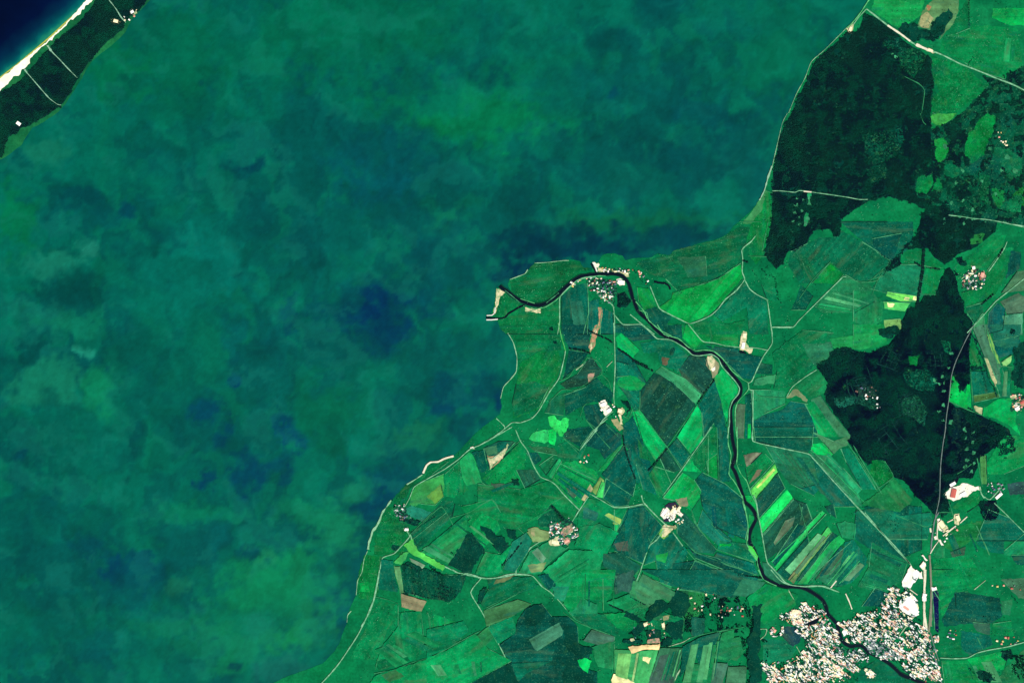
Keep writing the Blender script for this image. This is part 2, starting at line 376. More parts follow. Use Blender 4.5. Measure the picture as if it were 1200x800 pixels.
# ------------------------------------------------------------------ fields: window, colour as it looks, row angle (degrees), outline; T 13,15,69 is just a navy strip
FIELDS = """
A 2,101,57 0 220,410 330,365 400,290 600,275 720,280 740,320 800,330 700,375 640,430 570,500 480,570 400,580 300,545 235,480
A 2,115,64 0 130,470 190,480 300,570 340,610 280,650 140,690 110,640
A 2,111,61 0 340,640 450,600 580,550 580,790 200,790 150,740 160,690 280,650
A 0,96,78 80 590,520 650,470 700,440 770,430 780,640 740,790 590,790
A 37,115,91 85 650,560 730,555 770,790 680,790
A 0,98,85 85 780,560 850,540 850,700 820,790 770,790
A 0,98,82 85 870,600 950,640 955,790 860,790
A 3,45,47 0 980,500 1040,500 1080,560 1040,600 985,595
E 3,77,70 0 590,0 780,0 790,60 780,180 640,170 610,100
E 0,74,65 30 640,180 780,200 720,280 600,380 630,240
E 23,71,57 20 700,350 760,260 800,230 870,320 850,360 760,430 620,450 580,420
E 2,113,55 0 300,270 430,190 560,180 590,250 560,380 430,590 250,660 270,420
E 2,97,61 0 270,420 400,400 500,440 430,580 260,650 240,560
E 2,111,64 0 200,20 560,0 590,180 420,190 300,260 270,120
E 2,153,79 0 970,90 1010,60 1140,180 1090,235 985,160
E 0,92,78 40 970,170 1090,240 1190,420 1140,480 1040,400 970,400
E 2,138,75 0 975,370 1060,360 1130,450 1140,600 1080,600 1040,480 970,520
E 2,163,84 0 1080,600 1140,600 1200,700 1260,800 1130,800
E 0,82,66 0 830,370 950,480 940,560 820,540 760,560 620,640 600,500 760,440
E 14,105,71 30 510,520 620,480 600,640 470,620
E 3,79,70 40 740,570 840,560 900,670 820,740 760,660
E2 3,77,70 45 400,500 480,450 590,540 590,600 470,710 430,640 330,610
E2 0,82,69 0 180,500 360,480 390,500 300,620 190,560
E2 2,143,74 0 590,600 605,620 480,790 425,790
E2 0,88,78 0 600,480 670,400 700,480 760,640 820,800 650,800 600,560
E2 2,118,69 0 700,560 760,640 800,720 720,700
E2 2,108,83 70 640,40 760,170 720,230 720,350 680,370 620,260 555,180 555,20
E2 2,138,71 0 550,180 590,120 680,120 760,180 720,225 620,220
E2 2,163,85 60 680,370 720,360 910,620 830,720 740,580
E2 13,69,57 30 720,230 760,180 820,100 970,180 1110,320 910,610 720,360
E2 50,145,95 35 870,55 1040,145 1160,250 1110,315 960,180 825,95
E2 0,92,76 50 980,560 1070,680 1010,770 910,640
E2 15,75,59 40 900,640 1010,780 960,800 830,760
E2 2,151,79 55 1080,670 1200,540 1200,800 1020,790
E2 0,92,76 70 1130,330 1200,220 1200,520 1170,540 1155,380
E2 2,168,89 80 1120,330 1155,380 1170,560 1080,670 980,550
G 0,80,71 45 180,0 300,100 130,120 50,60 0,60 0,0
G 2,110,81 0 380,100 520,220 460,330 330,290 300,200 210,200 180,130
G 110,95,75 0 335,230 385,240 365,290 340,280
G 3,67,57 0 400,160 430,170 410,220 385,210
G 17,69,59 30 530,220 640,230 690,390 620,500 480,370 450,320
G 135,135,104 0 640,240 700,230 740,290 730,340 690,380 680,330 650,300
G 2,158,81 0 700,380 760,310 860,430 870,480 820,540 790,700 740,520
G 2,99,83 80 600,560 700,390 750,540 780,700 760,800 720,800 700,690 640,790 620,790 610,600
G 0,82,73 0 640,150 870,170 880,200 1050,230 960,390 900,380 780,260 720,200
G 2,131,64 0 560,180 640,130 870,165 870,0 480,0 330,0 470,90
G 3,85,70 0 280,0 470,0 480,100 400,80
G 2,153,69 0 500,0 560,60 620,120 560,170 480,90
G 52,145,95 0 990,380 1130,350 1170,410 980,430
G 3,81,63 0 980,350 1110,350 1110,290 1030,270
G 27,133,87 0 960,460 1100,460 1200,470 1200,560 1050,630 980,670
G 72,104,80 85 850,560 920,560 910,800 860,800
G 0,92,76 85 920,500 965,480 965,800 920,800
G 2,188,84 85 936,700 960,700 960,800 934,800
C 2,97,67 20 520,150 600,110 700,110 760,60 900,140 1030,220 1100,290 1050,380 940,410 870,420 780,370 680,280 550,430 460,430 380,300 400,210
C 2,99,77 30 750,0 1080,0 1260,0 1260,170 1110,280 1000,210 850,90
C 0,74,65 0 970,120 1180,80 1120,270 1000,210
C 0,84,62 30 470,440 560,520 500,620 400,620 440,540
C 2,125,59 40 550,430 680,285 770,370 720,440 630,430
C 2,143,49 0 645,320 680,295 715,340 670,355
C 24,119,75 0 700,450 780,390 900,430 960,440 990,560 850,640 640,640 560,600
C 2,121,75 0 190,430 300,470 300,560 230,540
B 2,97,61 0 280,280 400,240 520,230 540,200 700,160 830,130 900,100 1010,20 1110,60 1020,200 1010,290 900,370 750,440 560,480 480,400 380,370 300,320
B 30,99,69 0 560,250 760,240 770,380 640,390
B 2,148,65 20 530,500 700,450 850,400 960,320 1010,300 1020,400 900,540 790,650 650,710 580,690 430,600 480,570 520,540
B 3,89,72 0 290,560 330,570 400,600 520,670 490,720 580,790 460,790 360,690
B 2,135,61 0 280,460 360,470 420,590 330,620 290,560
B 2,115,65 0 660,710 820,650 900,720 1040,690 1050,790 700,790
B 2,109,77 0 820,650 1030,430 1190,560 1200,790 1070,790 1050,600 880,700
D 2,107,61 0 360,290 370,210 480,190 480,280 420,300
D 16,117,81 5 200,360 330,300 450,300 600,330 580,500 480,520 440,560 120,470 180,410
D 2,128,69 0 495,300 560,250 640,320 640,370 600,400 580,510 480,510
D 105,205,88 -8 240,490 440,520 440,560 340,560 230,520
D 235,240,165 -8 360,528 395,532 390,552 355,548
D 235,240,165 0 420,520 445,522 440,550 420,548
D 75,185,92 -8 210,560 400,570 360,630 220,610
D 240,240,168 0 238,570 290,580 280,602 240,600
D 125,122,92 0 100,600 180,610 160,650 90,640
D 115,168,92 0 215,690 330,680 340,720 290,785 220,740
D 20,127,75 0 0,480 120,490 210,560 200,700 100,760 0,700
D 2,125,69 0 700,330 830,220 980,100 1080,90 1040,200 950,310 800,360 730,420
D 26,119,57 0 830,90 930,80 900,150 820,160
D 2,119,63 0 940,340 1060,180 1120,180 1120,300 1040,430 1000,510 900,570 790,600 760,500 900,450
D 2,98,65 0 790,600 900,560 920,640 850,720 800,640
D 3,75,67 0 1110,200 1180,210 1170,330 1070,400
D 72,122,88 30 1150,350 1260,330 1260,480 1040,500
D 75,112,88 25 1030,560 1160,500 1260,560 1190,640 1080,650 1060,600
D 3,81,77 60 950,640 1010,570 1070,610 1050,760 940,790
D 66,133,101 0 1050,660 1190,640 1190,790 1060,790
D 54,133,87 70 850,720 910,640 930,790 840,790
I 68,125,97 70 840,30 900,0 940,0 1040,290 1080,430 1010,430 920,230
I 185,188,140 70 920,235 945,240 1010,400 1000,440 960,350
I 125,192,95 70 940,70 960,70 1010,200 1030,280 1010,270 960,150
I 2,121,64 0 810,200 840,100 910,260 900,300 820,295
I 2,105,81 0 820,330 930,330 990,480 860,550 840,540
I 72,120,62 5 845,500 1000,475 1030,510 850,550
I 2,171,75 0 700,360 730,385 750,450 790,490 800,420 820,420 835,600 780,590 670,540 690,400
I 2,158,79 0 910,590 1020,520 1100,520 1150,600 1140,680 1180,790 1110,720 1000,660 910,640
I 182,190,142 0 848,570 905,590 903,635 850,600
I 135,198,118 0 1040,265 1110,215 1110,260 1065,310
I 0,90,82 0 980,120 1160,80 1180,130 1130,200 1030,240 1000,190
I 22,106,86 0 960,0 1180,0 1160,150 1070,170 1000,150
I 3,71,54 0 1105,45 1125,35 1135,50 1120,65 1105,60
I 2,121,77 0 1030,300 1110,300 1110,420 1040,430
I 12,115,79 0 1000,420 1100,420 1110,520 1030,510
I 12,133,69 0 0,0 280,0 240,80 230,140 120,170 50,170 0,150
I 112,166,92 0 215,0 335,0 335,30 280,50 220,20
H 34,117,81 0 470,130 690,120 700,200 620,270 570,290 520,260
H 24,139,73 0 670,100 960,60 960,160 900,180 790,160 700,170
H 3,91,80 20 200,640 340,600 400,540 520,560 580,700 590,790 150,790 140,680
H 115,132,96 0 410,460 440,450 520,530 510,550 440,500 370,520
H 54,127,87 35 540,530 610,500 690,620 830,790 700,790 640,720
H 2,147,79 35 560,540 620,620 740,790 600,790 540,640 500,560
H 16,127,75 0 420,450 590,310 660,420 640,480 540,520 490,470
H 2,111,67 0 270,200 480,40 700,60 640,130 480,140 560,290 420,430 280,450 300,330
M 3,87,69 15 140,0 560,0 550,140 520,180 330,140 150,100
M 2,178,85 35 550,120 640,110 700,190 640,250 540,160
M 34,123,85 40 530,190 650,200 760,300 880,480 900,560 860,550 720,390
M 24,131,85 40 660,180 770,290 900,440 840,500 760,350 640,260
M 64,128,87 35 560,40 700,100 820,60 800,130 750,145 700,190 630,110
M 2,111,79 45 790,250 900,440 1000,440 850,200 800,150 750,150
M 95,215,92 -42 290,260 310,320 150,510 110,450
M 200,225,120 -42 280,290 292,305 170,430 155,425
M 20,208,95 -42 375,440 415,500 200,750 180,650
M 11,79,67 -42 160,510 310,330 360,430 180,640 150,560
M 2,125,69 -42 80,290 220,190 280,250 110,440
M 122,115,92 -42 165,300 200,300 175,345 105,400
M 110,115,95 -42 70,200 130,180 200,180 120,260 90,280
M 34,84,71 -42 210,790 200,760 420,500 480,560 470,660 380,790
M 142,132,84 -42 390,665 428,625 440,650 400,700
M 2,97,79 40 420,180 530,190 800,470 850,560 700,560 600,440 560,480 400,400
M 24,113,79 10 220,130 520,190 560,240 600,400 480,430 390,400 310,290
M 22,175,91 -42 430,800 470,740 620,590 650,610 520,750 480,800
M 13,81,67 10 640,560 700,540 720,640 660,600
M 60,178,91 -42 580,800 660,700 690,740 640,800
L 3,91,78 80 560,380 620,320 780,400 900,500 930,600 940,700 920,790 700,700 620,560 600,460
L 3,83,83 80 850,600 900,560 930,640 920,720
L 2,125,71 80 530,200 610,110 690,0 720,0 730,340 650,350 620,320 560,260
L 2,131,59 80 650,240 720,190 730,370 660,340
L 0,94,78 85 730,0 790,0 810,300 820,380 740,390
L 2,158,77 50 340,500 480,320 560,370 610,450 600,500 540,590 440,520
L 2,118,65 50 240,340 320,220 400,400 340,480 310,500
L 0,95,76 50 230,300 150,260 200,440 300,480
L 2,145,75 50 0,200 60,120 100,160 0,260
L 2,101,81 50 120,120 230,310 200,380 160,400 120,300
L 132,132,104 0 430,510 510,490 520,560 460,560
L2 0,90,76 60 100,90 200,70 340,220 250,340 200,480 0,390 0,310
L2 24,168,91 60 0,100 90,80 50,200 0,280
L2 142,182,92 0 -8,150 50,160 40,210 -8,200
L2 17,89,71 45 440,160 490,120 560,200 720,380 700,410 560,400 440,270
L2 0,74,65 30 490,330 560,400 720,440 990,560 860,560 570,440
L2 14,109,89 40 620,100 700,200 830,320 740,360 580,220
L2 2,113,79 20 740,320 950,340 1000,460 980,470 780,400 720,380
L2 2,158,59 0 740,342 820,342 820,358 740,358
L2 0,94,80 20 720,400 980,480 1010,560 760,480 700,430
L2 2,103,81 60 300,280 420,270 520,400 400,640 320,610 290,460 210,490 250,360
L2 122,188,82 0 330,220 420,230 350,310 310,280
L2 24,151,69 0 290,420 380,400 360,470 300,460
L2 3,85,71 60 410,480 560,460 450,640 390,640
L2 0,90,78 20 560,460 880,570 830,690 700,700 460,660
L2 3,81,71 60 740,630 830,580 830,690 740,700
L2 34,113,85 60 900,580 1040,590 1060,620 1000,670 830,700 850,640
L2 44,128,77 0 0,400 180,490 160,560 0,490
L2 22,84,71 0 0,490 110,520 130,640 0,700
L2 24,125,71 0 180,560 400,640 400,760 240,700 150,620
L2 75,120,92 0 130,600 200,620 190,690 120,690
L2 26,99,65 0 440,650 640,680 620,780 500,700
L2 2,153,71 80 905,0 970,0 1000,60 1020,170 1000,180 960,100
L2 2,143,71 80 945,130 990,150 950,260 940,200
L2 66,193,75 80 940,350 970,360 1010,430 1000,460 940,380
M2 21,83,65 -45 90,280 300,30 390,60 430,170 300,300 150,430 110,450 90,350
M2 95,120,94 -45 240,180 310,150 290,220 170,350 160,330
M2 0,80,71 -45 150,470 330,200 400,230 380,270 170,500
M2 26,183,91 -45 160,510 180,530 400,260 520,130 490,110 440,170
M2 3,85,69 -45 180,540 400,290 420,400 250,600
M2 115,124,84 -45 260,590 300,620 420,430 380,420
M2 64,183,91 -45 410,400 540,220 570,260 430,430
M2 112,150,84 -45 430,420 500,330 560,262 520,330 300,600 270,600
M2 0,84,71 -45 320,600 570,260 610,280 440,500 340,600
M2 26,175,89 -45 330,620 560,330 620,280 660,320 520,480 400,620
M2 36,119,85 -45 430,560 700,330 830,460 640,640 550,640 480,590
M2 68,115,87 -45 520,480 690,340 700,400 560,560 500,560 450,600
M2 2,103,81 -45 660,330 720,310 830,460 760,560 700,620 600,640
M2 112,205,130 -45 640,490 690,420 700,440 650,500
M2 3,87,70 40 740,100 800,130 930,270 1110,480 870,400 720,300
M2 0,90,74 40 790,80 940,60 1200,80 1200,380 1080,430 940,270
M2 14,115,75 0 850,330 1100,470 1060,600 950,690 750,640 830,500
M2 3,83,77 0 780,780 880,640 960,700 900,780
M2 12,125,69 0 870,0 1080,0 1060,60 800,70
M2 24,129,83 0 660,180 740,200 730,310 640,300 600,200
M2 2,121,67 0 0,620 80,600 210,650 330,700 300,790 0,790
M2 36,115,85 0 80,470 130,480 250,620 200,620 100,560
K 3,85,70 60 40,150 150,100 250,100 260,110 80,300 60,240
K 56,115,81 0 40,150 130,130 140,190 70,200
K 172,150,112 0 60,200 110,205 170,170 160,240 90,290
K 2,129,67 0 100,300 300,100 340,190 320,370 200,440 60,400 30,360
K 24,99,75 45 270,300 400,300 440,370 330,430
K 3,79,67 45 340,180 420,180 450,230 400,270
K 14,113,71 -50 430,270 530,200 560,230 480,340
K 28,153,91 -50 500,350 570,220 590,240 520,360
K 24,103,65 0 350,130 540,150 560,200 400,170
K 2,109,69 0 560,130 640,90 720,190 700,240 560,220
K 2,135,69 0 580,250 690,240 830,310 850,350 740,500 720,580 560,420 520,370
K 72,102,76 0 620,430 700,420 700,480 660,500
K 175,170,125 -50 730,510 790,400 810,440 750,520
K 112,152,82 -50 800,450 860,350 890,380 840,485
K 58,188,91 -50 830,490 870,380 930,410 880,500
K 0,92,76 50 880,500 900,360 1080,480 1060,550 960,560
K 0,88,76 50 870,340 1030,120 1100,300 1110,400 1090,490
K 2,125,74 0 760,500 880,520 960,570 1050,570 1000,690 880,640 720,790 700,640 720,580
K 26,111,95 0 740,560 850,600 830,660 740,640
K 145,180,92 30 890,620 920,605 1010,650 1000,690
K 2,125,69 40 0,400 300,440 520,370 700,580 660,680 560,640 400,650 280,720 0,700
K 2,93,67 0 420,650 500,560 570,640 560,700 430,700
K 0,76,52 0 500,560 520,540 620,650 590,670
J 46,142,70 0 490,460 540,400 720,330 720,490 660,550 560,540 480,560
J 88,146,62 0 600,490 700,400 720,490 660,540
J 26,125,101 0 440,580 490,550 640,600 570,670 470,620
J 2,129,73 0 730,330 830,240 850,370 900,440 790,500 720,480
J 24,151,85 0 830,240 900,170 940,230 990,390 880,410 850,350
J 2,101,69 45 580,660 720,510 790,530 740,600 500,790 500,740
J 0,90,74 0 920,180 1000,160 1030,300 980,320
J 64,100,80 0 1050,395 1150,400 1140,440 1080,430
J 2,135,75 45 840,560 1060,510 1120,600 960,700 880,620
J 2,101,57 0 450,410 560,350 620,300 700,240 760,240 640,330 540,390 480,440 440,540 370,530
J 2,111,57 0 330,560 400,570 470,650 490,760 430,900 230,900 240,720
J2 2,101,69 45 250,260 420,150 560,60 540,150 330,360 300,380
J2 2,115,69 45 400,330 640,130 640,180 330,400
J2 18,131,73 45 320,400 640,170 650,280 510,490
J2 2,135,71 45 650,180 740,120 860,180 880,240 760,380 700,300
J2 80,195,82 0 260,310 300,390 490,500 470,530 240,400 200,350
J2 64,175,89 0 200,400 240,400 180,490 130,470
J2 120,152,122 30 240,440 350,490 330,515 250,465
J2 84,142,92 80 130,500 170,500 200,680 180,690 140,560
J2 0,76,56 0 180,500 230,460 330,510 480,560 640,560 600,680 520,750 350,720 200,680
J2 3,69,57 50 640,280 680,270 770,385 700,480 670,540 620,540 520,490 590,370
J2 2,135,77 30 700,550 770,400 880,420 940,360 1000,320 880,500 900,540 780,570
J2 16,115,91 -30 960,330 1060,260 1100,320 1070,400 980,540 900,520
J2 115,142,92 0 1070,240 1110,220 1180,260 1160,320 1110,330
E 44,212,98 0 492,655 510,642 535,642 555,665 580,680 595,660 620,652 640,672 636,720 610,760 592,790 575,780 560,760 530,740 505,712
K 40,186,98 0 360,75 385,40 420,28 450,22 480,18 500,20 500,60 492,105 470,115 430,108 390,100 365,92
K 10,190,84 0 498,20 530,10 555,40 548,90 535,132 512,118 494,100
O 142,136,104 15 660,570 840,625 800,700 665,665
O 2,113,54 0 400,300 520,310 500,560 460,620 360,600 350,480
O 2,129,59 0 370,500 430,480 440,560 370,560
O 2,97,75 0 520,330 600,340 640,560 500,540
P 2,119,69 0 560,190 760,250 760,400 680,420 620,640 420,620 540,400
P 2,127,75 75 780,300 920,290 940,580 860,640 620,700 610,640 660,520 760,400
P 2,131,71 75 980,300 1000,580 1200,490 1200,380
P 2,133,75 0 600,740 860,660 1000,610 1200,520 1200,800 560,800
P 47,113,65 0 640,740 740,700 800,750 700,790
P 2,105,63 0 610,640 800,590 850,640 620,710
K2 122,152,98 0 350,260 400,220 440,240 520,260 500,310 430,330 380,310
K2 26,133,85 0 370,390 500,320 620,370 540,440 480,490 440,550 350,550 290,540
K2 94,142,112 45 380,400 420,370 480,440 450,480
K2 112,140,92 0 350,490 480,470 450,540 370,540
K2 2,103,71 20 280,570 430,630 400,650 60,770 80,640 60,590
K2 105,120,80 0 130,590 270,560 200,600 110,625
K2 3,89,72 0 420,570 480,550 540,610 490,660
K2 14,139,83 0 460,530 640,380 800,390 880,440 850,560 780,700 680,790 560,720 540,620
K2 24,133,99 0 540,640 640,640 620,730 580,740
K2 2,129,77 0 720,220 860,200 990,260 880,460 800,380 680,360
K2 15,89,71 20 880,410 1000,400 1150,500 1100,560 960,560 880,500
K2 22,80,71 0 980,540 1110,580 1080,690 960,640
K2 44,128,81 0 1090,600 1200,620 1200,790 1060,720
K2 0,90,76 60 940,360 1050,150 1060,95 1160,80 1200,130 1200,380 1150,460
K2 78,92,82 0 950,340 1060,320 1060,390 980,390
Q 56,115,71 -25 400,290 640,210 740,240 600,330 420,400
Q 2,109,71 -25 430,140 620,60 740,50 770,110 400,270 380,240
Q 2,119,75 -25 0,420 260,360 300,430 170,540 0,620
Q 34,123,71 -25 230,560 430,400 470,480 380,570 240,620
Q 2,135,75 -25 0,640 170,550 340,450 440,560 600,640 300,800 0,800
Q 2,129,85 -25 430,400 600,330 640,440 500,520
Q 0,72,61 -25 640,360 700,270 810,240 880,330 1000,330 1060,400 1070,560 1150,560 1130,700 1200,720 1200,900 330,900 320,790 600,650 510,530 620,450
Q 2,93,77 -25 600,650 880,640 900,560 720,560 540,590
Q 2,99,75 -25 600,660 870,645 700,730 640,790
Q 60,129,101 -25 720,490 930,370 960,430 950,460 780,570 760,560
Q 2,178,84 0 1060,640 1110,620 1160,640 1130,730 1090,700
Q 0,80,72 0 800,40 850,30 910,100 860,140
Q 24,133,95 0 880,120 1000,130 960,210 900,200
Q 24,129,85 0 1000,300 1080,200 1200,240 1200,400 1080,370
R 2,139,75 60 90,0 370,0 350,150 300,230 130,200 60,300 0,240
R 2,109,71 0 70,310 280,310 400,400 380,470 200,410 90,350
R 66,115,95 25 200,420 360,470 360,560 140,500
R 44,90,80 0 370,40 500,0 470,160 380,140
R 54,127,85 20 500,130 560,30 790,160 770,230 700,200 600,260 520,200
R 14,129,77 20 300,230 460,170 590,260 560,350 440,290
R 2,129,69 0 280,310 440,300 540,380 470,440 380,410
R 54,153,89 70 360,560 540,570 580,640 500,800 460,780 360,720
R 64,173,99 70 540,570 670,560 600,800 500,800
R 248,215,158 0 460,540 680,520 670,560 590,560 550,565 480,590
R 240,230,170 0 560,610 620,620 600,660 560,640
R 48,113,81 70 680,550 840,550 780,800 600,800
R 58,92,82 0 620,720 780,740 770,800 600,800
R 240,235,172 0 340,760 360,730 500,790 520,840 500,870 330,870
R 0,100,80 70 840,540 970,470 960,560 860,700 820,760
R 3,90,74 75 970,470 1100,440 1060,560 1040,680 950,660 930,580
R 24,125,75 75 860,670 940,660 1040,690 1010,800 870,800
R 26,135,79 70 1080,560 1120,440 1200,420 1200,600 1150,640 1060,620
R 62,112,92 0 1040,650 1160,660 1120,800 1010,800
R 24,121,73 0 200,540 360,500 350,700 240,680
R 26,121,63 0 880,150 1000,170 950,330 850,350
R 3,93,76 30 550,0 1200,0 1200,200 1000,150 820,120
R 15,91,74 0 900,330 1000,340 990,450 900,470
R 2,115,71 0 600,350 700,300 850,340 840,360 720,380 690,420 590,420
S 3,91,76 0 0,0 290,60 160,180 0,200
S 38,115,85 60 110,180 180,60 340,90 290,150 200,190
S 2,131,69 0 210,200 340,100 500,140 560,250 420,340 330,380 250,300
S 21,61,73 0 480,400 560,400 600,430 590,500 520,550 450,450
S 12,123,85 0 330,480 480,500 560,560 500,650 320,660
S 22,118,71 60 0,500 160,470 190,580 140,640 0,600
S 62,123,89 60 80,680 210,680 200,800 60,800
T 2,139,75 0 610,230 720,170 720,260 620,330
T 2,131,69 0 545,0 700,0 920,40 900,120 720,150 610,220 560,140
T 3,83,71 0 720,150 1030,200 1050,330 960,380 800,380 640,400 620,350
T 2,125,69 80 980,380 1110,360 1130,470 970,460
T 2,111,65 0 610,500 740,510 770,600 620,620
T 2,99,83 0 760,430 960,460 980,530 820,600 760,560
T 42,92,76 0 840,370 960,380 960,460 860,430
T 2,131,69 70 620,640 800,630 860,740 900,800 640,800
T 2,143,69 -15 800,630 1100,560 1060,700 880,730
T 36,123,81 0 1040,220 1120,210 1100,320 1050,320
T 22,119,71 0 1060,700 1200,560 1260,700 1260,800 1000,800
T 2,108,75 0 200,620 260,680 400,780 440,820 0,820 60,700 150,640
T 13,15,69 90 555,150 600,150 600,450 572,420
N2 24,123,61 0 640,170 800,100 830,60 890,130 800,220 700,270 640,250
N2 56,95,75 -40 680,280 790,240 780,300 700,330
N2 2,129,71 0 560,330 800,300 900,420 950,480 760,560 620,560 560,520
N2 2,105,81 0 900,130 1060,130 1060,290 960,280 860,220
N2 16,133,85 0 1060,270 1200,150 1260,150 1260,300 1110,300 1060,300
N2 3,85,71 0 1110,310 1260,290 1260,370 1150,370
N2 62,113,85 0 1040,470 1260,460 1260,620 1160,600
N2 22,121,75 0 580,180 640,190 640,320 560,320
N 2,139,73 0 930,260 1000,150 1060,60 1260,70 1260,250 1060,330 940,330
N 66,133,71 90 890,200 935,200 940,400 900,400
N 2,115,59 0 740,520 880,440 890,540 800,600 700,570
N 2,103,81 -35 950,580 1100,640 1260,800 860,800
N 14,123,64 0 640,740 720,700 900,660 880,800 640,800
N 42,78,80 0 1080,400 1260,370 1260,470 1100,480
N 24,113,71 0 400,700 480,720 520,790 420,780
N 12,111,83 0 0,600 200,560 330,620 540,600 560,650 520,790 250,790 90,680
N 22,123,69 0 200,440 280,350 420,520 320,600 130,560 60,540
U 2,153,71 0 980,60 1260,60 1260,180 1100,180 980,130
U 2,127,69 0 830,170 1150,200 1190,460 1070,560 880,500 780,440 600,360 640,250 780,230
U 14,145,73 0 150,0 500,0 480,100 400,160 320,200 240,150 120,70
U 84,132,84 0 450,190 480,90 520,40 560,0 740,0 740,80 700,170 600,290 640,200 660,80 580,130 540,210
U 150,152,108 0 480,110 520,80 560,130 530,200 490,200 465,170
U 160,118,84 0 520,40 550,50 530,80 515,70
U 2,115,67 0 740,100 800,0 820,0 820,200 720,240 690,190
- 55,130,78 0 883,244 889,236 896,222 900,224 899,240 890,255 884,262 870,262
- 2,125,61 0 899,224 904,226 904,262 897,285 894,300 886,310 878,300 874,285 880,262 892,248
"""
SAND = """
A cream 130,470 190,480 185,495 150,540 140,590 125,640 100,655 118,600 126,540
A cream 330,600 440,610 440,640 380,635 335,628
A brown 845,600 865,600 880,640 862,740 830,790 812,790 835,740 850,690
E brown 820,10 850,0 840,60 822,150 790,200 780,160 800,80
E cream 815,40 835,30 835,60 815,62
E cream 790,150 806,120 806,165 793,185
E pink 772,350 820,340 808,390 772,410
A white 975,405 1000,400 1035,415 1035,440 1000,445 980,432
A white 810,285 820,282 830,295 850,288 858,300 845,318 825,318 815,310
A cream 850,322 870,318 890,350 850,358 842,345
A cream 895,345 960,342 1060,365 1062,385 1040,382 1000,362 930,352 895,358
G cream 885,90 905,45 930,50 932,90 925,130 945,160 970,170 965,200 940,205 920,180 905,185 878,180 880,140
G cream 655,225 690,220 705,260 690,330 672,320 655,270
G white 683,312 705,298 712,318 692,332
E white 850,545 900,530 912,570 945,600 930,630 900,645 880,620 862,580
E cream 985,590 1020,585 1030,610 1012,640 1015,700 1000,700 998,640 982,615
E2 tan 520,430 560,420 600,490 580,510 540,470
L white 320,620 345,575 370,565 400,600 430,560 460,590 480,610 470,635 440,610 420,650 400,660 385,630 350,650
L tan 340,700 380,690 440,700 430,715 370,710
K2 cream 500,320 530,300 570,290 560,320 575,350 545,355 500,345
K2 pink 590,300 640,300 650,325 630,350 600,325
K2 pink 600,230 660,200 670,240 640,270 600,290 580,270
K2 tan 370,245 400,235 400,290 380,290
N white 632,470 665,450 678,430 740,415 760,398 800,396 850,418 890,420 902,442 870,442 832,458 800,490 770,490 740,512 700,518 660,505
N white 585,650 605,640 660,700 640,740 600,730
N cream 705,620 740,610 752,660 740,690 710,680
R cream 560,375 595,365 600,390 570,400
R cream 690,380 712,365 718,420 700,420
R tan 700,330 745,320 740,350 710,360
R cream 470,485 495,480 500,500 475,500
R pink 590,490 670,480 680,515 590,520
S cream 510,300 545,272 590,290 580,330 540,350 510,340
S cream 520,350 640,350 640,400 600,420 530,380
S white 590,230 625,228 640,245 610,255
S pink 365,425 390,400 410,410 395,430 395,460 420,470 400,475 375,460
S pink 420,470 450,440 450,400 465,400 470,440 450,465
S cream 375,670 410,665 400,740 410,790 385,790 380,720
S cream 490,680 550,670 540,790 500,790 480,720
S cream 570,680 640,690 650,740 620,770 580,750
S cream 740,620 870,680 890,760 760,740
S cream 1040,690 1080,700 1120,740 1100,765 1050,740
S pink 640,400 690,390 770,470 760,490 680,440
S grey 700,400 760,340 775,355 720,415
S white 880,430 910,420 925,450 890,465
S pink 940,450 990,430 1020,470 1000,500 950,500
S grey 1030,520 1070,480 1200,540 1200,640 1080,590
T white 340,90 400,0 440,0 470,30 400,130 350,125
T white 320,230 370,160 400,165 450,210 460,320 420,330 380,315 330,280
T cream 330,180 380,140 420,170 340,240
T white 485,170 515,170 512,220 488,215
T grey 120,540 150,500 330,590 300,640 200,600
T pink 410,590 500,490 525,500 440,610
T cream 380,700 440,680 520,740 500,780 440,750
T white 545,120 585,122 588,142 555,148
T pink 560,470 600,460 600,510 570,510
N2 white 350,490 400,370 430,400 400,520 350,520
N2 white 465,380 490,340 512,370 490,410
N2 white 460,430 480,415 485,470 460,465
N2 cream 590,60 630,60 665,110 640,140 605,110
N2 white 600,200 612,190 635,232 620,236
N2 white 565,172 590,165 592,188 570,190
N2 white 475,300 485,298 525,335 515,342
Z tan 790,130 830,130 855,160 830,180 790,165 770,150
Z cream 912,70 935,65 965,90 940,110 915,100
D pink 870,380 920,340 935,380 905,410
D cream 830,310 860,310 862,335 835,340
I white 1125,570 1140,555 1165,580 1170,600 1150,612 1130,590
I brown 1160,545 1200,520 1210,580 1180,575
I cream 1105,500 1145,490 1145,520 1110,525
V cream 790,195 830,175 850,160 828,235 800,230
U cream 475,335 500,335 585,368 560,375 520,362
J white 905,148 930,140 935,155 912,160
O white 680,115 708,108 712,128 690,132
L2 cream 340,210 360,200 380,215 420,235 360,290 330,295
J cream 1030,210 1070,225 1150,160 1170,120 1180,130 1130,220 1070,260 1045,300 1040,240
"""
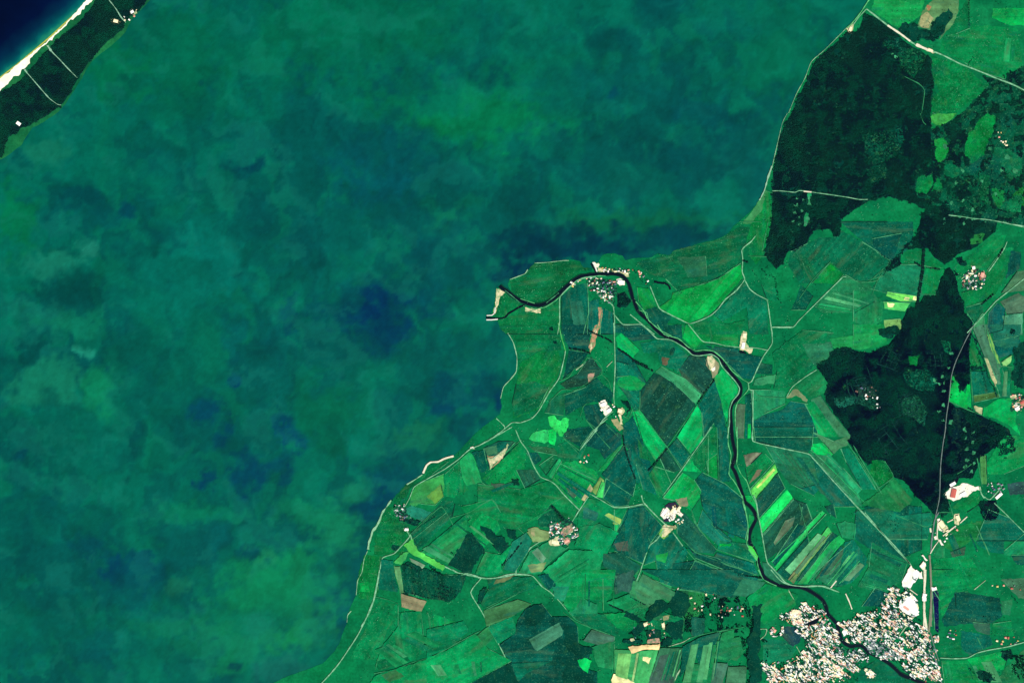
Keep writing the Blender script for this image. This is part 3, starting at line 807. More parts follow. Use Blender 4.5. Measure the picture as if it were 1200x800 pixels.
# roads and tracks: window, kind, width (photo px), points
ROADS = """
Z sandroad 1.1 170,490 240,570 300,640 350,695 405,735 430,740
Z sandroad 1.1 330,320 370,370 420,420 480,485 545,550
Z sandroad 1.1 765,0 790,30 820,70 850,120 885,160
Z sandroad 2.2 175,490 190,510
Z sandroad 2.2 335,322 362,362
U road 1.7 92,65 150,110 240,180 330,240 380,280 450,325 500,345 580,370 640,395 750,450 880,500 1000,550 1120,595 1200,635 1320,690
U road 1.2 92,65 40,120 0,175
U whiteroad 2.6 240,180 330,240 400,292
U whiteroad 3.6 440,315 500,342 560,365
V shoreline 0.55 790,200 640,350 545,435 500,550 440,660 385,795
V bank 1.2 950,0 870,120 795,200
W shoreline 0.6 375,0 340,70 300,240 270,370
W sandroad 1.6 268,370 240,450 215,540 180,610
W track 1.0 215,540 270,560
W road 1.1 270,545 330,545 430,555 455,543 500,545 560,555 700,575 800,590 880,605 940,605
W whiteroad 1.6 490,548 545,553
B track 1.0 1000,0 1150,0
C track 1.0 160,90 130,125 100,150 65,190 62,260 60,360 78,405 0,490
B road 1.3 1110,100 1080,140 1040,170 1015,200 1022,260 1018,350 1035,405 980,480 900,545 850,610 800,655 730,690 650,715 580,685 500,645 435,605 370,450
B road 1.1 1035,405 1070,470 1120,510 1200,550
C road 1.2 235,545 262,740 270,790
C road 1.2 265,740 410,742 460,690 600,550 770,385 790,385
C track 0.9 780,385 880,425 950,420 1050,330
C track 0.8 240,0 215,120 200,200
C track 0.8 460,540 560,400 680,280
C track 0.8 100,240 230,245
C track 0.7 1040,400 1020,370 1050,345
D track 0.9 0,410 100,425 170,410 200,370
H road 1.3 260,0 270,130 210,220 170,300 125,400 98,412
H road 1.0 240,183 150,165 0,160
G road 1.0 870,160 780,150 700,130 640,125 610,110 520,0
H road 1.2 265,20 410,18
H road 1.0 580,320 500,370 410,440 370,510
G road 1.3 -10,-80 60,0 180,0 220,25 300,100 380,105 430,125 500,170 550,215 600,220 680,210 730,240 760,300 850,400 880,450 870,490 830,540 810,600 808,700 795,800
G bank 1.0 300,0 350,70 450,100 520,160 570,185 640,180 700,190 760,240 830,330 900,385 940,410 945,450 925,480 870,540 850,600 850,700 862,800
B road 1.1 230,650 340,740 400,790
B bank 1.0 270,560 330,630 350,680
B bank 1.0 290,620 350,640 360,690 440,760 520,800
B track 0.9 345,730 360,735 430,790
G road 1.0 940,412 945,455 975,465
G road 1.2 975,460 972,820
G track 0.9 970,460 1010,500 1060,510 1200,517
L bank 1.0 800,0 800,120 820,200 805,330 840,380 870,430 900,500 905,540 930,620 940,720 935,800
L bank 0.9 862,0 865,190 860,260 890,330 930,380 960,470 1000,550 1005,640
L2 bank 1.0 900,0 910,50 935,180 940,240 930,340 960,390 1000,440 1010,500 1040,580
L2 road 1.2 980,0 1000,60 1015,160 1035,260 1055,380 1075,470 1120,520 1200,610
M road 1.2 135,0 135,100 330,148 520,188 560,225 690,370 900,600 1090,800
M2 road 1.2 670,0 790,125 940,280 1050,400 1125,490
M2 road 1.4 120,480 170,530 240,610 290,632 370,640 440,635 520,640 580,665 620,680
M2 whiteroad 1.4 560,650 600,600
M2 whiteroad 1.4 665,690 690,745 710,800
M2 track 0.8 340,60 400,290 420,370
M2 track 0.8 80,260 110,450 130,490
M track 0.8 700,370 740,320
M track 0.8 780,90 900,260 1020,470
M track 0.8 1000,440 1120,350 1060,240
N track 1.0 0,130 80,270 200,470
N road 1.2 0,535 100,640 250,800
N track 0.8 300,620 500,700 560,680
A road 1.2 560,790 575,700 575,540 600,500 650,450 700,410 760,392 830,385
A bank 0.9 320,590 380,612 470,600 550,550 640,465 720,400 800,382 900,378
A bank 0.9 300,540 400,572
A shoreline 0.8 400,290 490,285 600,272 640,272
A shoreline 1.0 225,405 330,365 350,335
A road 1.2 850,520 910,555 950,590 960,660 962,800
E road 1.3 565,-10 590,100 615,185 600,270 570,380 500,480 430,605 380,660 300,690 240,690 180,740 100,800
E greenroad 1.0 565,-10 590,100 615,185
K road 1.2 130,-60 190,0 160,40 80,90 0,135
J road 1.2 1200,0 1140,35 1000,115 900,160 820,230 720,300 560,390 510,425 480,500 440,570
E road 1.4 955,-10 960,100 965,300 955,500 960,560
E road 1.3 950,610 880,670 790,800
E track 0.8 570,400 640,370 680,310 730,290 770,230
E track 0.8 770,235 830,250 870,300 870,350 830,370 740,430 690,460 590,460 500,550
E track 0.7 870,350 920,400 940,470
E track 0.7 770,680 840,740
E track 0.7 720,650 740,580 770,550
E track 0.9 1020,640 1060,660 1090,590
E whitetrack 1.4 690,320 730,290 740,280
E whitetrack 1.0 905,300 945,260
E shoreline 1.0 210,60 250,130 275,230 270,330 230,385 180,440 160,520
E2 road 1.1 490,420 400,500 300,640
E2 track 0.8 180,560 300,650
E2 track 0.8 340,430 420,530 510,630
E2 track 0.7 480,460 570,550
E2 track 0.9 660,370 715,360 720,230
E2 track 0.9 710,360 800,480 910,620 1010,780
E2 track 0.9 850,690 910,620 1120,330
E2 track 0.9 1010,790 1200,540
E2 track 0.8 1150,380 1170,560
L road 1.0 350,470 480,290 620,90 680,0
L track 0.8 370,140 480,290
L track 0.7 240,350 320,490
L track 0.7 720,0 735,380
L track 0.8 540,580 580,690 650,780
K road 1.2 265,20 300,100 350,170 390,270 440,350 510,380 550,410 600,470 710,580
K road 1.2 660,670 710,590 790,470
K road 1.1 790,470 860,510 960,565 1050,565 1150,545 1190,550
K road 1.1 840,20 720,160
K track 0.8 0,350 30,390 60,410
K track 0.8 0,560 90,510 140,560
K track 0.8 600,70 710,190
K track 0.7 80,300 230,150 310,90
K track 0.7 500,550 650,460
K whitetrack 1.8 195,150 140,200 100,230
K2 road 1.5 270,550 270,520 320,440 370,370 430,330 500,305
K2 road 1.6 0,575 60,585 130,580 200,560 270,550
K2 road 1.0 260,550 340,555 390,570 450,640 510,680 580,750 620,800
K2 track 0.9 270,220 350,290 440,370
K2 track 1.0 640,360 560,420 470,500
K2 track 0.9 400,630 200,720 60,790
K2 track 0.9 870,470 960,290 1050,100
K2 track 0.7 750,730 820,620 
K2 track 0.7 1070,350 1150,190 1200,260
L2 road 1.4 190,0 205,50 300,150 370,215
L2 road 1.1 0,85 100,80 200,60
L2 road 1.2 345,240 300,310 250,350 220,420 180,540 150,620
L2 road 1.4 410,260 480,355
L2 track 1.2 510,390 570,455 650,490 740,535 900,580 1040,590
L2 track 0.9 480,310 570,400 700,450 810,490 1000,560
L2 track 0.9 545,140 580,220 700,360 730,385 980,465
L2 track 0.8 680,200 760,290 820,320
L2 track 0.8 570,455 520,540
L2 track 0.7 180,190 250,320
L2 track 0.7 110,340 180,200
L2 track 0.7 290,470 320,600
L2 track 1.0 180,560 260,600 350,640 420,660
L2 whiteroad 1.2 450,650 430,690
J whiteroad 2.2 790,205 750,215 720,225 680,245 630,248 600,270 575,325
J shoreline 1.2 570,335 510,375 460,405
J shoreline 1.8 350,515 330,545 290,600 270,650 250,690 225,720 210,760 200,800
O shoreline 2.0 530,0 505,70 480,115 460,130 450,170 435,210 428,260
O shoreline 0.9 425,270 400,330 385,420 355,480 345,580
P shoreline 0.8 430,290 405,320 400,370
O road 1.3 700,130 720,170 660,240 610,290 530,320 510,420 480,580 440,700 380,800
P road 1.5 630,0 590,200 540,330 470,470 350,650 280,735 200,820
O road 1.4 725,155 740,205 770,270 880,340 1000,395 1060,425 1130,430 1200,450
O track 0.9 720,160 800,80 880,0
O track 1.0 610,370 640,480 665,640
J track 0.9 570,680 700,560 760,640 840,800
J track 0.8 770,640 900,600 1060,510 1120,600
J track 0.8 750,800 900,620 960,800
Q road 1.4 180,0 220,20 300,40 380,55 460,65 550,50 640,35 720,40
Q road 1.2 385,58 310,160 390,300 500,510 600,710 650,820
Q track 1.0 400,290 560,210 760,110
Q track 1.0 0,630 100,580 300,470 380,430
Q track 0.8 0,310 20,330 45,580
Q track 1.1 750,50 860,155 930,220 1050,350 1200,420
Q track 0.7 580,640 640,610
Q track 0.7 640,760 880,640
Q track 0.7 930,500 1000,640
P track 0.9 590,730 740,700 850,655 1000,610 1120,540 1200,500
P track 0.8 600,700 620,620 660,520
P track 0.7 920,300 935,430 940,580
P track 0.7 970,300 1000,570
P track 0.6 600,190 700,215 760,240
R track 1.0 0,300 80,360 200,410 360,470
R track 1.0 460,160 500,100 550,0
R track 1.0 580,60 680,110 790,140 960,150
R track 0.8 600,800 640,660 680,560
R whitetrack 1.0 740,540 840,510 890,480
R track 0.8 890,480 1000,450 1160,420
R track 0.9 830,490 850,350 800,280
R whitetrack 1.4 800,140 780,190
R track 0.9 500,790 540,700 580,590
R track 0.9 1060,620 1100,460
R whitetrack 1.4 780,790 800,740 860,640
R track 0.7 900,760 930,660 1040,690
S whitetrack 1.0 270,420 350,418 340,460 300,495
S bank 1.0 290,0 330,70 420,115
S road 1.2 380,0 440,70 500,105 620,120 740,118 850,155
S whitetrack 1.0 500,140 540,210
S track 0.9 80,640 200,560
S track 0.7 0,440 200,400
T railway 2.4 545,40 548,200 530,440
T whiteroad 2.6 505,0 500,130 498,280 518,450
T greyroad 1.8 518,450 560,580 600,700 620,800
T greyroad 1.2 540,440 580,580 600,640
T road 1.2 610,620 700,625 800,620 870,585 950,565 1090,540 1200,510 1300,480
T track 0.9 870,475 910,560
T whitetrack 0.9 850,140 930,75
T greyroad 1.2 0,450 110,500 330,600 500,700
T whitetrack 1.0 310,480 370,400 430,320
T greyroad 1.0 180,400 300,520 400,600
S whitetrack 0.9 600,430 760,600 860,690
S whitetrack 0.9 560,540 640,680 700,800
S whitetrack 0.9 680,560 640,700 580,790
S greyroad 1.0 700,420 860,560 980,600
S whitetrack 0.9 560,330 700,400 800,480
N2 railway 2.6 535,300 540,360 548,560 545,800
N2 greyroad 1.6 545,290 550,200 570,60 600,0
N2 whiteroad 1.2 540,290 570,240 600,200
N2 whiteroad 2.2 540,110 545,140
N2 whiteroad 1.2 595,60 590,110 590,180 610,210
N2 whiteroad 1.6 630,165 720,95
N2 whiteroad 1.2 750,75 800,30
N2 track 0.9 600,0 690,0
N2 whiteroad 1.4 660,70 700,50
N2 road 1.3 80,0 190,130 280,240 400,360
N2 whiteroad 2.0 500,350 495,800
N2 whiteroad 2.4 440,430 385,520
N2 whiteroad 1.2 395,540 450,580
N greyroad 1.1 650,0 630,120 615,250 610,350 605,500 575,640 560,740 555,800
N track 1.0 670,520 700,620
N road 1.8 885,420 900,470 920,500
N track 1.0 870,220 890,330 905,420
N road 1.2 920,490 960,510 1040,425
N road 1.0 990,535 1070,610 1200,740
N track 1.0 730,330 780,300 830,260
I greyroad 1.0 850,0 790,110 720,260 690,360 670,540 655,640 640,800
I track 1.0 670,540 780,590 910,640
I track 1.0 940,40 1000,240 1040,290 1120,300
I track 0.8 825,330 840,560
I track 0.8 990,190 1020,320
D road 1.1 1200,30 1100,15 1050,0
X road 1.0 670,715 760,725 850,740 930,745 1020,760 1200,800
D road 1.1 1080,140 1060,190 1020,250 950,350
D road 1.2 1200,400 1100,480 1000,560 920,650 800,780
D track 0.9 915,650 930,790
D track 0.8 200,370 170,410 130,520
D whitetrack 1.0 760,400 800,370
X track 0.9 470,0 490,60 510,80
U track 1.0 360,540 460,590 500,640 480,800
"""
HEDGES = """
G 30,175 115,235
G 130,260 275,330
G 705,390 640,470 585,560
E 775,42 840,75 900,100 950,130
E 980,170 1040,205 1090,250
E 1090,250 1200,300
E 640,168 720,180 790,205
L 60,60 75,160 105,250 125,310 150,370
L 370,150 310,230 235,310
D 490,190 480,350 440,600
D 500,190 492,350 452,590
D 430,285 500,330
D 510,320 610,335
D 900,580 985,510
D 1020,250 1050,190
R 320,245 430,295
R 470,190 580,250
K 515,550 610,660
J2 1030,330 960,420 890,490
L2 870,560 1040,580
L2 830,690 890,590
L2 440,400 520,370 600,430
R 120,500 190,440
I 940,470 870,200
D 180,220 270,280
D 210,350 340,200
C 190,320 230,370 290,390 310,540 340,580
C 60,270 100,285
T 1110,180 1160,240
T 810,690 850,730
N 760,90 790,300
E 840,530 870,560
U 810,0 815,180
U 800,460 850,400
"""
# houses: window, how many, angle, palette, place, outline
CLUSTERS = """
S 20 -38 warm terrace_rows_at_the_north_west_edge_of_town 440,340 540,275 590,330 700,370 640,410 520,390
S 26 -38 warm quarter_beside_the_blue_grey_lot 620,400 700,370 830,480 760,560 700,500 610,480
S 14 -38 mixed quarter_inside_the_river_bend 590,240 700,240 770,330 840,420 870,520 800,540 720,400 620,330
S 20 -38 light town_centre_west_of_the_river 700,490 870,520 900,560 880,660 800,700 700,600
S 28 60 warm south_western_edge_of_town 370,660 560,600 680,620 660,790 370,790
S 26 -38 warm south_end_of_the_town 680,610 870,690 900,790 670,790
S 16 -30 grey south_bank_by_the_lower_river 870,600 930,560 1040,570 1080,640 1000,680 900,690
T 34 -32 warm east_bank_opposite_the_river_bend 0,320 100,300 170,260 300,220 350,350 300,450 150,480 0,470
T 24 -32 grey streets_north_of_the_lower_river 110,500 300,450 450,520 400,640 280,640 120,590
T 18 -32 mixed blocks_beside_the_railway 340,400 510,400 560,560 600,680 500,660 380,520
T 12 -32 warm southern_blocks_by_the_railway 380,680 520,690 600,700 620,780 500,790
T 9 -32 mixed northern_tip_of_town 170,260 290,110 340,160 320,260 220,310
S 5 -38 cream yellow_hamlet_south_of_the_river 1045,690 1110,750 1080,780 1030,740
A 12 -8 cream north_bank_of_the_river_village 850,320 1060,335 1060,370 1000,350 870,350
A 26 0 mixed south_bank_of_the_river_village 760,395 880,390 960,420 980,470 960,600 900,560 840,520 770,460
A 5 30 cream western_end_of_the_river_village 650,420 740,395 700,430 660,460
B 7 -35 mixed lane_east_of_the_river_village 240,330 310,350 350,390 370,450 320,430
K2 20 -35 mixed village_among_the_green_fields 500,190 640,160 710,230 690,310 590,350 500,320
L2 13 -35 cream pale_farmstead_beside_the_dark_yard 330,110 430,70 490,130 490,230 400,210
D 20 -10 mixed village_east_of_the_dark_wood 770,380 840,320 930,360 920,450 840,480 760,460
N 12 -30 grey hamlet_west_of_the_grey_field 960,380 1070,400 1050,480 960,480 930,430
R 14 -20 mixed hamlet_by_the_black_groves 490,370 600,370 740,320 740,530 700,460 500,500
R 14 -15 mixed scattered_farms_west_of_town 890,180 1110,170 1190,270 1170,330 1070,350 930,320
T 7 10 mixed farm_group_east_of_the_railway 650,420 740,430 720,490 660,480
T 8 12 warm farms_along_the_eastern_road 990,480 1150,460 1160,520 990,540
N2 8 -35 light yards_at_the_railway_crossing 560,40 780,60 770,110 640,240 570,190
I 7 -20 warm village_at_the_right_edge 1110,490 1200,480 1200,600 1120,610
X 7 0 cream forest_hamlet_in_the_north_east 1010,120 1060,140 1080,230 1030,200
H 12 20 grey garden_colony_in_the_dark_wood 840,440 980,420 1020,520 1030,600 900,540
E2 6 -35 cream farmyard_at_the_end_of_the_straight_road 430,290 500,290 600,370 590,460 500,400 440,380
J2 9 30 grey hamlet_by_the_shore 130,60 200,70 260,180 170,180 140,130
K 5 -40 warm farm_below_the_dark_fields 720,180 780,190 770,250 720,260
Z 4 40 light hamlet_on_the_spit 770,130 860,130 960,70 970,100 850,190
S 8 0 mixed farms_north_west_of_town 10,240 210,250 210,330 20,320
T 5 0 warm farms_on_the_far_right 960,90 1190,100 1180,150 980,120
"""
# ------------------------------------------------------------------ water: one sheet to the horizon, tinted by what drifts in it
WATER = """
400,30 190,70 0,116,80 .8|560,130 130,45 0,130,82 .8|498,145 40,14 0,122,72 .5|740,262 130,16 12,114,74 .7|905,60 60,60 0,114,76 .6|620,60 60,60 0,118,90 .6|560,40 40,40 0,114,100 .5|200,60 70,60 0,112,80 .7|140,90 40,40 0,118,72 .7
220,120 60,40 0,112,78 .5|700,110 90,28 0,96,90 .8|716,112 7,10 0,72,100 .7|830,135 45,25 0,84,90 .8|800,195 75,32 0,78,82 .8|870,165 32,45 0,76,78 .8|640,275 80,18 0,62,76 1.0|780,276 70,16 0,68,80 1.0|600,312 30,22 0,58,78 1.2|690,292 70,10 0,60,80 1.05|655,290 60,12 0,62,78 1.0|750,210 60,20 0,100,84 .5
240,315 65,60 0,120,104 .7|60,310 42,16 30,132,106 .8|100,290 14,15 42,140,116 .8|55,452 52,30 24,128,98 .8|95,410 14,8 42,150,122 .8|112,460 20,30 12,136,94 .8|520,262 20,20 12,122,92 .7|60,172 28,14 24,124,96 .7|180,330 60,50 0,118,98 .6|50,372 30,20 20,124,104 .5|20,260 20,40 0,124,74 .6|85,375 40,14 14,130,96 .6
440,362 75,30 0,72,90 .9|445,385 40,32 0,58,92 .8|440,352 16,10 0,48,92 .8|430,372 14,12 0,44,90 .7|465,350 16,9 0,58,92 .7|342,368 18,11 0,64,94 .8|345,355 8,10 0,62,96 .6|345,387 8,12 0,66,94 .6|290,205 22,12 0,66,80 .8|300,197 9,9 0,56,80 .7|148,246 12,17 0,72,98 .9|95,232 24,16 0,76,82 .8|122,248 26,20 0,90,92 .7|95,342 34,22 0,78,74 .8|450,185 65,55 0,86,94 .7|440,215 45,30 0,88,98 .6|520,305 62,42 0,80,86 .8|400,275 55,42 0,92,92 .6|390,330 50,25 0,96,92 .6
32,412 18,15 0,80,76 .9|70,473 27,13 0,88,80 .7|155,412 42,32 0,98,82 .7|200,450 60,50 0,96,82 .6|277,445 11,9 0,60,108 .8|243,480 26,12 0,68,98 .8|265,512 17,13 0,68,98 .8|243,566 11,11 0,50,98 .8|290,556 27,25 0,62,94 .8|272,400 12,40 0,92,98 .6|342,505 12,32 0,60,104 .8|330,498 8,22 0,64,104 .7|318,553 24,18 0,70,94 .7|335,565 10,10 0,54,96 .6|30,532 34,26 0,72,76 .9|27,536 9,9 0,62,92 .6|62,520 60,40 0,88,80 .6
130,662 17,16 0,56,98 .9|170,653 16,15 0,56,94 .9|102,640 22,13 0,78,90 .8|158,672 40,20 0,70,98 .7|160,685 55,40 0,86,92 .7|114,710 10,8 0,66,80 .6|225,632 45,35 0,92,92 .7|232,650 30,32 0,92,86 .7|292,643 16,12 0,70,84 .8|120,610 60,20 0,100,86 .4|70,740 60,50 0,104,84 .5|115,760 40,30 0,94,96 .5
532,462 40,26 0,70,92 .8|520,480 14,12 0,64,98 .5|580,468 11,16 0,54,98 .9|570,452 20,16 0,68,90 .7|545,502 26,16 0,74,86 .8|460,572 42,30 0,80,94 .8|440,592 26,26 0,66,104 .6|405,650 32,52 0,84,88 .8|402,640 20,30 0,74,92 .6|385,700 38,42 0,84,90 .8|400,722 22,24 0,72,90 .6|560,420 30,40 0,92,88 .6|320,385 30,20 0,92,96 .4
330,690 70,50 12,140,90 .8|300,740 90,40 6,124,88 .6|390,640 30,60 8,120,88 .4|355,665 22,22 16,136,90 .6|262,765 62,24 14,134,90 .7|340,750 26,12 18,140,84 .8|392,610 34,36 22,138,96 .8|362,600 40,20 10,130,90 .6|300,700 30,16 10,140,92 .7|210,690 14,12 34,132,96 .5|205,735 70,8 12,124,86 .5|370,730 24,30 24,128,86 .6|230,600 60,12 6,130,92 .6|420,575 26,14 20,124,88 .6|480,520 30,14 22,122,88 .6|490,500 24,10 26,128,90 .6|450,440 60,30 0,112,88 .4|380,490 40,50 0,112,76 .6|310,655 12,12 40,146,100 .6|250,640 10,40 0,104,100 .4
228,775 24,12 0,80,84 .7|275,777 9,6 0,56,84 .8|222,770 40,22 0,98,84 .6|160,760 40,20 0,112,92 .5|300,735 20,14 14,124,96 .6|330,790 40,14 30,112,100 .6|500,570 10,10 0,80,90 .4|510,90 60,40 0,106,96 .5|880,30 50,20 0,100,90 .4|280,20 30,40 0,96,90 .5|880,210 16,50 0,100,90 .5|190,170 40,20 0,100,84 .5|150,100 12,20 0,96,88 .4
232,98 6,4 0,80,84 .7|165,92 18,10 0,86,76 .7|140,112 14,14 0,90,80 .6|250,150 40,20 0,92,84 .5|40,30 10,10 0,100,80 .2|410,70 20,20 0,100,80 .4|470,95 20,14 0,98,76 .4|330,190 20,12 0,82,84 .5|300,215 24,14 0,100,86 .4
"""
st = 2.5
gx = np.arange(-100, 1300.1, st); gy = np.arange(-100, 900.1, st)
GX, GY = np.meshgrid(gx, gy)
wx = (fbm(GX / 26, GY / 26, 11, 5) - .5); wy = (fbm(GX / 26, GY / 26, 71, 5) - .5)
QX, QY = GX + wx * 46, GY + wy * 46
cw = np.zeros(GX.shape + (3,))
base = lin((0, 107, 88))
n1 = fbm(QX / 60, QY / 60, 5, 4); n2 = fbm(QX / 22, QY / 40, 23, 4)
k = np.clip((n1 - .38) / .24, 0, 1)[..., None]
cw[:] = lin((0, 88, 84)) * (1 - k) + lin((0, 106, 89)) * k
k = np.clip((n2 - .58) / .1, 0, 1)[..., None] * .5
cw = cw * (1 - k) + lin((2, 116, 90)) * k
k = np.clip((.42 - n2) / .1, 0, 1)[..., None] * .5
cw = cw * (1 - k) + lin((0, 76, 80)) * k
ragged = (fbm(GX / 9, GY / 9, 55, 4) - .5) * 1.9
fine = fbm(GX / 6, GY / 10, 56, 3)
for b_ in WATER.replace('\n', '|').split('|'):
    if not b_.strip():
        continue
    c_, r_, col_, s_ = b_.split()
    cx, cy = map(float, c_.split(',')); rx, ry = map(float, r_.split(','))
    col_ = lin([float(v) * w_ for v, w_ in zip(col_.split(','), (.6, .94, .97))])
    # small patches keep to their place, the larger ones are torn by the currents
    wamp = min(1.0, 0.35 + min(rx, ry) / 60.0)
    X_, Y_ = GX + wx * 60 * wamp, GY + wy * 60 * wamp
    dd = np.sqrt(((X_ - cx) / rx) ** 2 + ((Y_ - cy) / ry) ** 2) + ragged * (0.5 + 5.0 / (min(rx, ry) + 5.0))
    a_ = np.clip((1.25 - dd) / .8, 0, 1); a_ = (a_ * a_ * (3 - 2 * a_) * float(s_) * (.86 if col_[1] < lin((0, 74, 0))[1] else (1.15 if col_[1] > lin((0, 112, 0))[1] else .9)) * np.clip(.55 + 1.1 * fine, .3, 1))[..., None]
    cw = cw * (1 - a_) + col_ * a_
n3 = fbm(GX / 5, GY / 5, 91, 3)[..., None]
cw = cw * (0.88 + .24 * n3)
# thin sheets of algae and silt with clear edges, torn by wind
pq = fbm(QX / 17, QY / 21, 301, 5); pq2 = fbm((QX + wy * 30) / 34, QY / 26, 302, 5)
lv = (np.floor(pq * 11) / 11 - .5)[..., None] * .5 + (np.floor(pq2 * 9) / 9 - .5)[..., None] * .42
cw = cw * np.clip(1 + lv, .6, 1.5)
k = np.clip((pq2 - .60) / .05, 0, 1)[..., None] * .2 * (1 - .6 * np.clip((GX - 450) / 250, 0, 1))[..., None]
cw = cw * (1 - k) + lin((20, 122, 104)) * k
# the open sea beyond the spit: deep and clear, green only in the surf
dist = (GX * 92 + (GY - 92) * 108) / math.hypot(92, 108)
sea = dist < 14
dd = -dist + (fbm(GX / 14, GY / 14, 44, 4) - .5) * 9
def ramp(x, stops):
    out = np.zeros(x.shape + (3,))
    xs = [s[0] for s in stops]
    for i in range(3):
        out[..., i] = np.interp(x, xs, [lin(s[1])[i] for s in stops])
    return out
cs = ramp(dd, [(-5, (50, 150, 110)), (2, (26, 132, 108)), (5, (0, 100, 100)), (10, (0, 68, 84)), (18, (0, 42, 72)), (30, (0, 17, 56)), (50, (0, 12, 46))])
cs = cs * (0.8 + .4 * fbm(GX / 30, GY / 30, 37, 3)[..., None])
cw[sea] = cs[sea]
ny, nx = GX.shape
pos = np.zeros((ny, nx, 3))
pos[..., 0] = (GX - 600) * S; pos[..., 1] = (400 - GY) * S
# the outermost rows reach to the horizon
pos[0, :, 1] = 300000; pos[-1, :, 1] = -300000; pos[:, 0, 0] = -300000; pos[:, -1, 0] = 300000
idx = np.arange(ny * nx).reshape(ny, nx)
quads = np.stack([idx[1:, :-1], idx[1:, 1:], idx[:-1, 1:], idx[:-1, :-1]], -1).reshape(-1, 4)
def grid_mesh(name, pos, quads, cols, mat):
    me = bpy.data.meshes.new(name)
    nv, nf = len(pos), len(quads); m = quads.shape[1]
    me.vertices.add(nv); me.vertices.foreach_set('co', np.ascontiguousarray(pos, np.float32).ravel())
    me.loops.add(nf * m); me.loops.foreach_set('vertex_index', np.ascontiguousarray(quads, np.int32).ravel())
    me.polygons.add(nf); me.polygons.foreach_set('loop_start', np.arange(0, nf * m, m, dtype=np.int32))
    try: me.polygons.foreach_set('loop_total', np.full(nf, m, np.int32))
    except Exception: pass
    me.update(calc_edges=True)
    if cols is not None:
        at = me.color_attributes.new('ground_tint', 'FLOAT_COLOR', 'POINT')
        c4 = np.ones((nv, 4), np.float32); c4[:, :3] = cols
        at.data.foreach_set('color', c4.ravel())
    me.materials.append(mat)
    return me
me = grid_mesh('water', pos.reshape(-1, 3), quads, np.minimum(cw.reshape(-1, 3) / K, .8), M_water)
link('water', me, 'structure', 'dark green lagoon water with drifting blue and pale green patches, navy open sea beyond the beach')

# ------------------------------------------------------------------ land sheets
def jitter_line(p, amp=0.5, step=3.0, closed=True, seed=1):
    out = []
    n = len(p)
    for i in range(n if closed else n - 1):
        a = np.array(p[i]); b = np.array(p[(i + 1) % n])
        L = np.hypot(*(b - a)); m = 1 if L > 400 else max(1, int(L / step))
        for j in range(m):
            q = a + (b - a) * j / m
            out.append((q[0] + (vnoise(q[0] / 2.3, q[1] / 2.3, seed) - .5) * 2 * amp,
                        q[1] + (vnoise(q[0] / 2.3, q[1] / 2.3, seed + 9) - .5) * 2 * amp))
    if not closed:
        out.append(tuple(p[-1]))
    return out
def land_sheet(name, outline, z, step, kinds, label, blobs=()):
    out = jitter_line(outline, .45, 2.5, True, 3)
    x = np.arange(-60, 1261, step); y = np.arange(-60, 861, step)
    X, Y = np.meshgrid(x, y); X = X.ravel() + rng.uniform(-1, 1, X.size); Y = Y.ravel() + rng.uniform(-1, 1, Y.size)
    m = inside(out, X, Y)
    P = [Vector(p) for p in out] + [Vector((a, b)) for a, b in zip(X[m], Y[m])]
    n = len(out)
    v, e, f, *_ = delaunay_2d_cdt(P, [], [list(range(n))], 1, 0.001)
    v = np.array([tuple(p) for p in v]); f = np.array([list(t) for t in f if len(t) == 3])
    a_ = fbm(v[:, 0] / 34, v[:, 1] / 34, 61, 4); b_ = fbm(v[:, 0] / 11, v[:, 1] / 11, 62, 3)
    k = np.clip((a_ - .35) / .3, 0, 1)[:, None]
    c = lin(kinds[0]) * (1 - k) + lin(kinds[1]) * k
    k = np.clip((b_ - .45) / .3, 0, 1)[:, None]
    c = c * (1 - k * .6) + lin(kinds[2]) * k * .6
    pos = np.stack([(v[:, 0] - 600) * S, (400 - v[:, 1]) * S, np.full(len(v), z)], -1)
    # faces wound so that they look up
    p0, p1, p2 = pos[f[:, 0]], pos[f[:, 1]], pos[f[:, 2]]
    fl = np.cross(p1 - p0, p2 - p0)[:, 2] < 0
    f[fl] = f[fl][:, ::-1]
    me = grid_mesh(name, pos, f, c / K, M_land)
    return link(name, me, 'structure', label)
c_out = [(4000, -9000)] + coast[1:-3] + [(-900, 1500), (-9000, 12000), (20000, 12000), (20000, -9000)]
land_sheet('ground', c_out, 1.5, 7, [(2, 108, 68), (4, 126, 74), (18, 140, 84)], 'flat green coastal plain of meadows and fields east of the lagoon')
land_sheet('spit', spit, 1.5, 12, [(6, 92, 60), (20, 112, 68), (44, 130, 72)], 'narrow wooded sand spit across the top left corner')

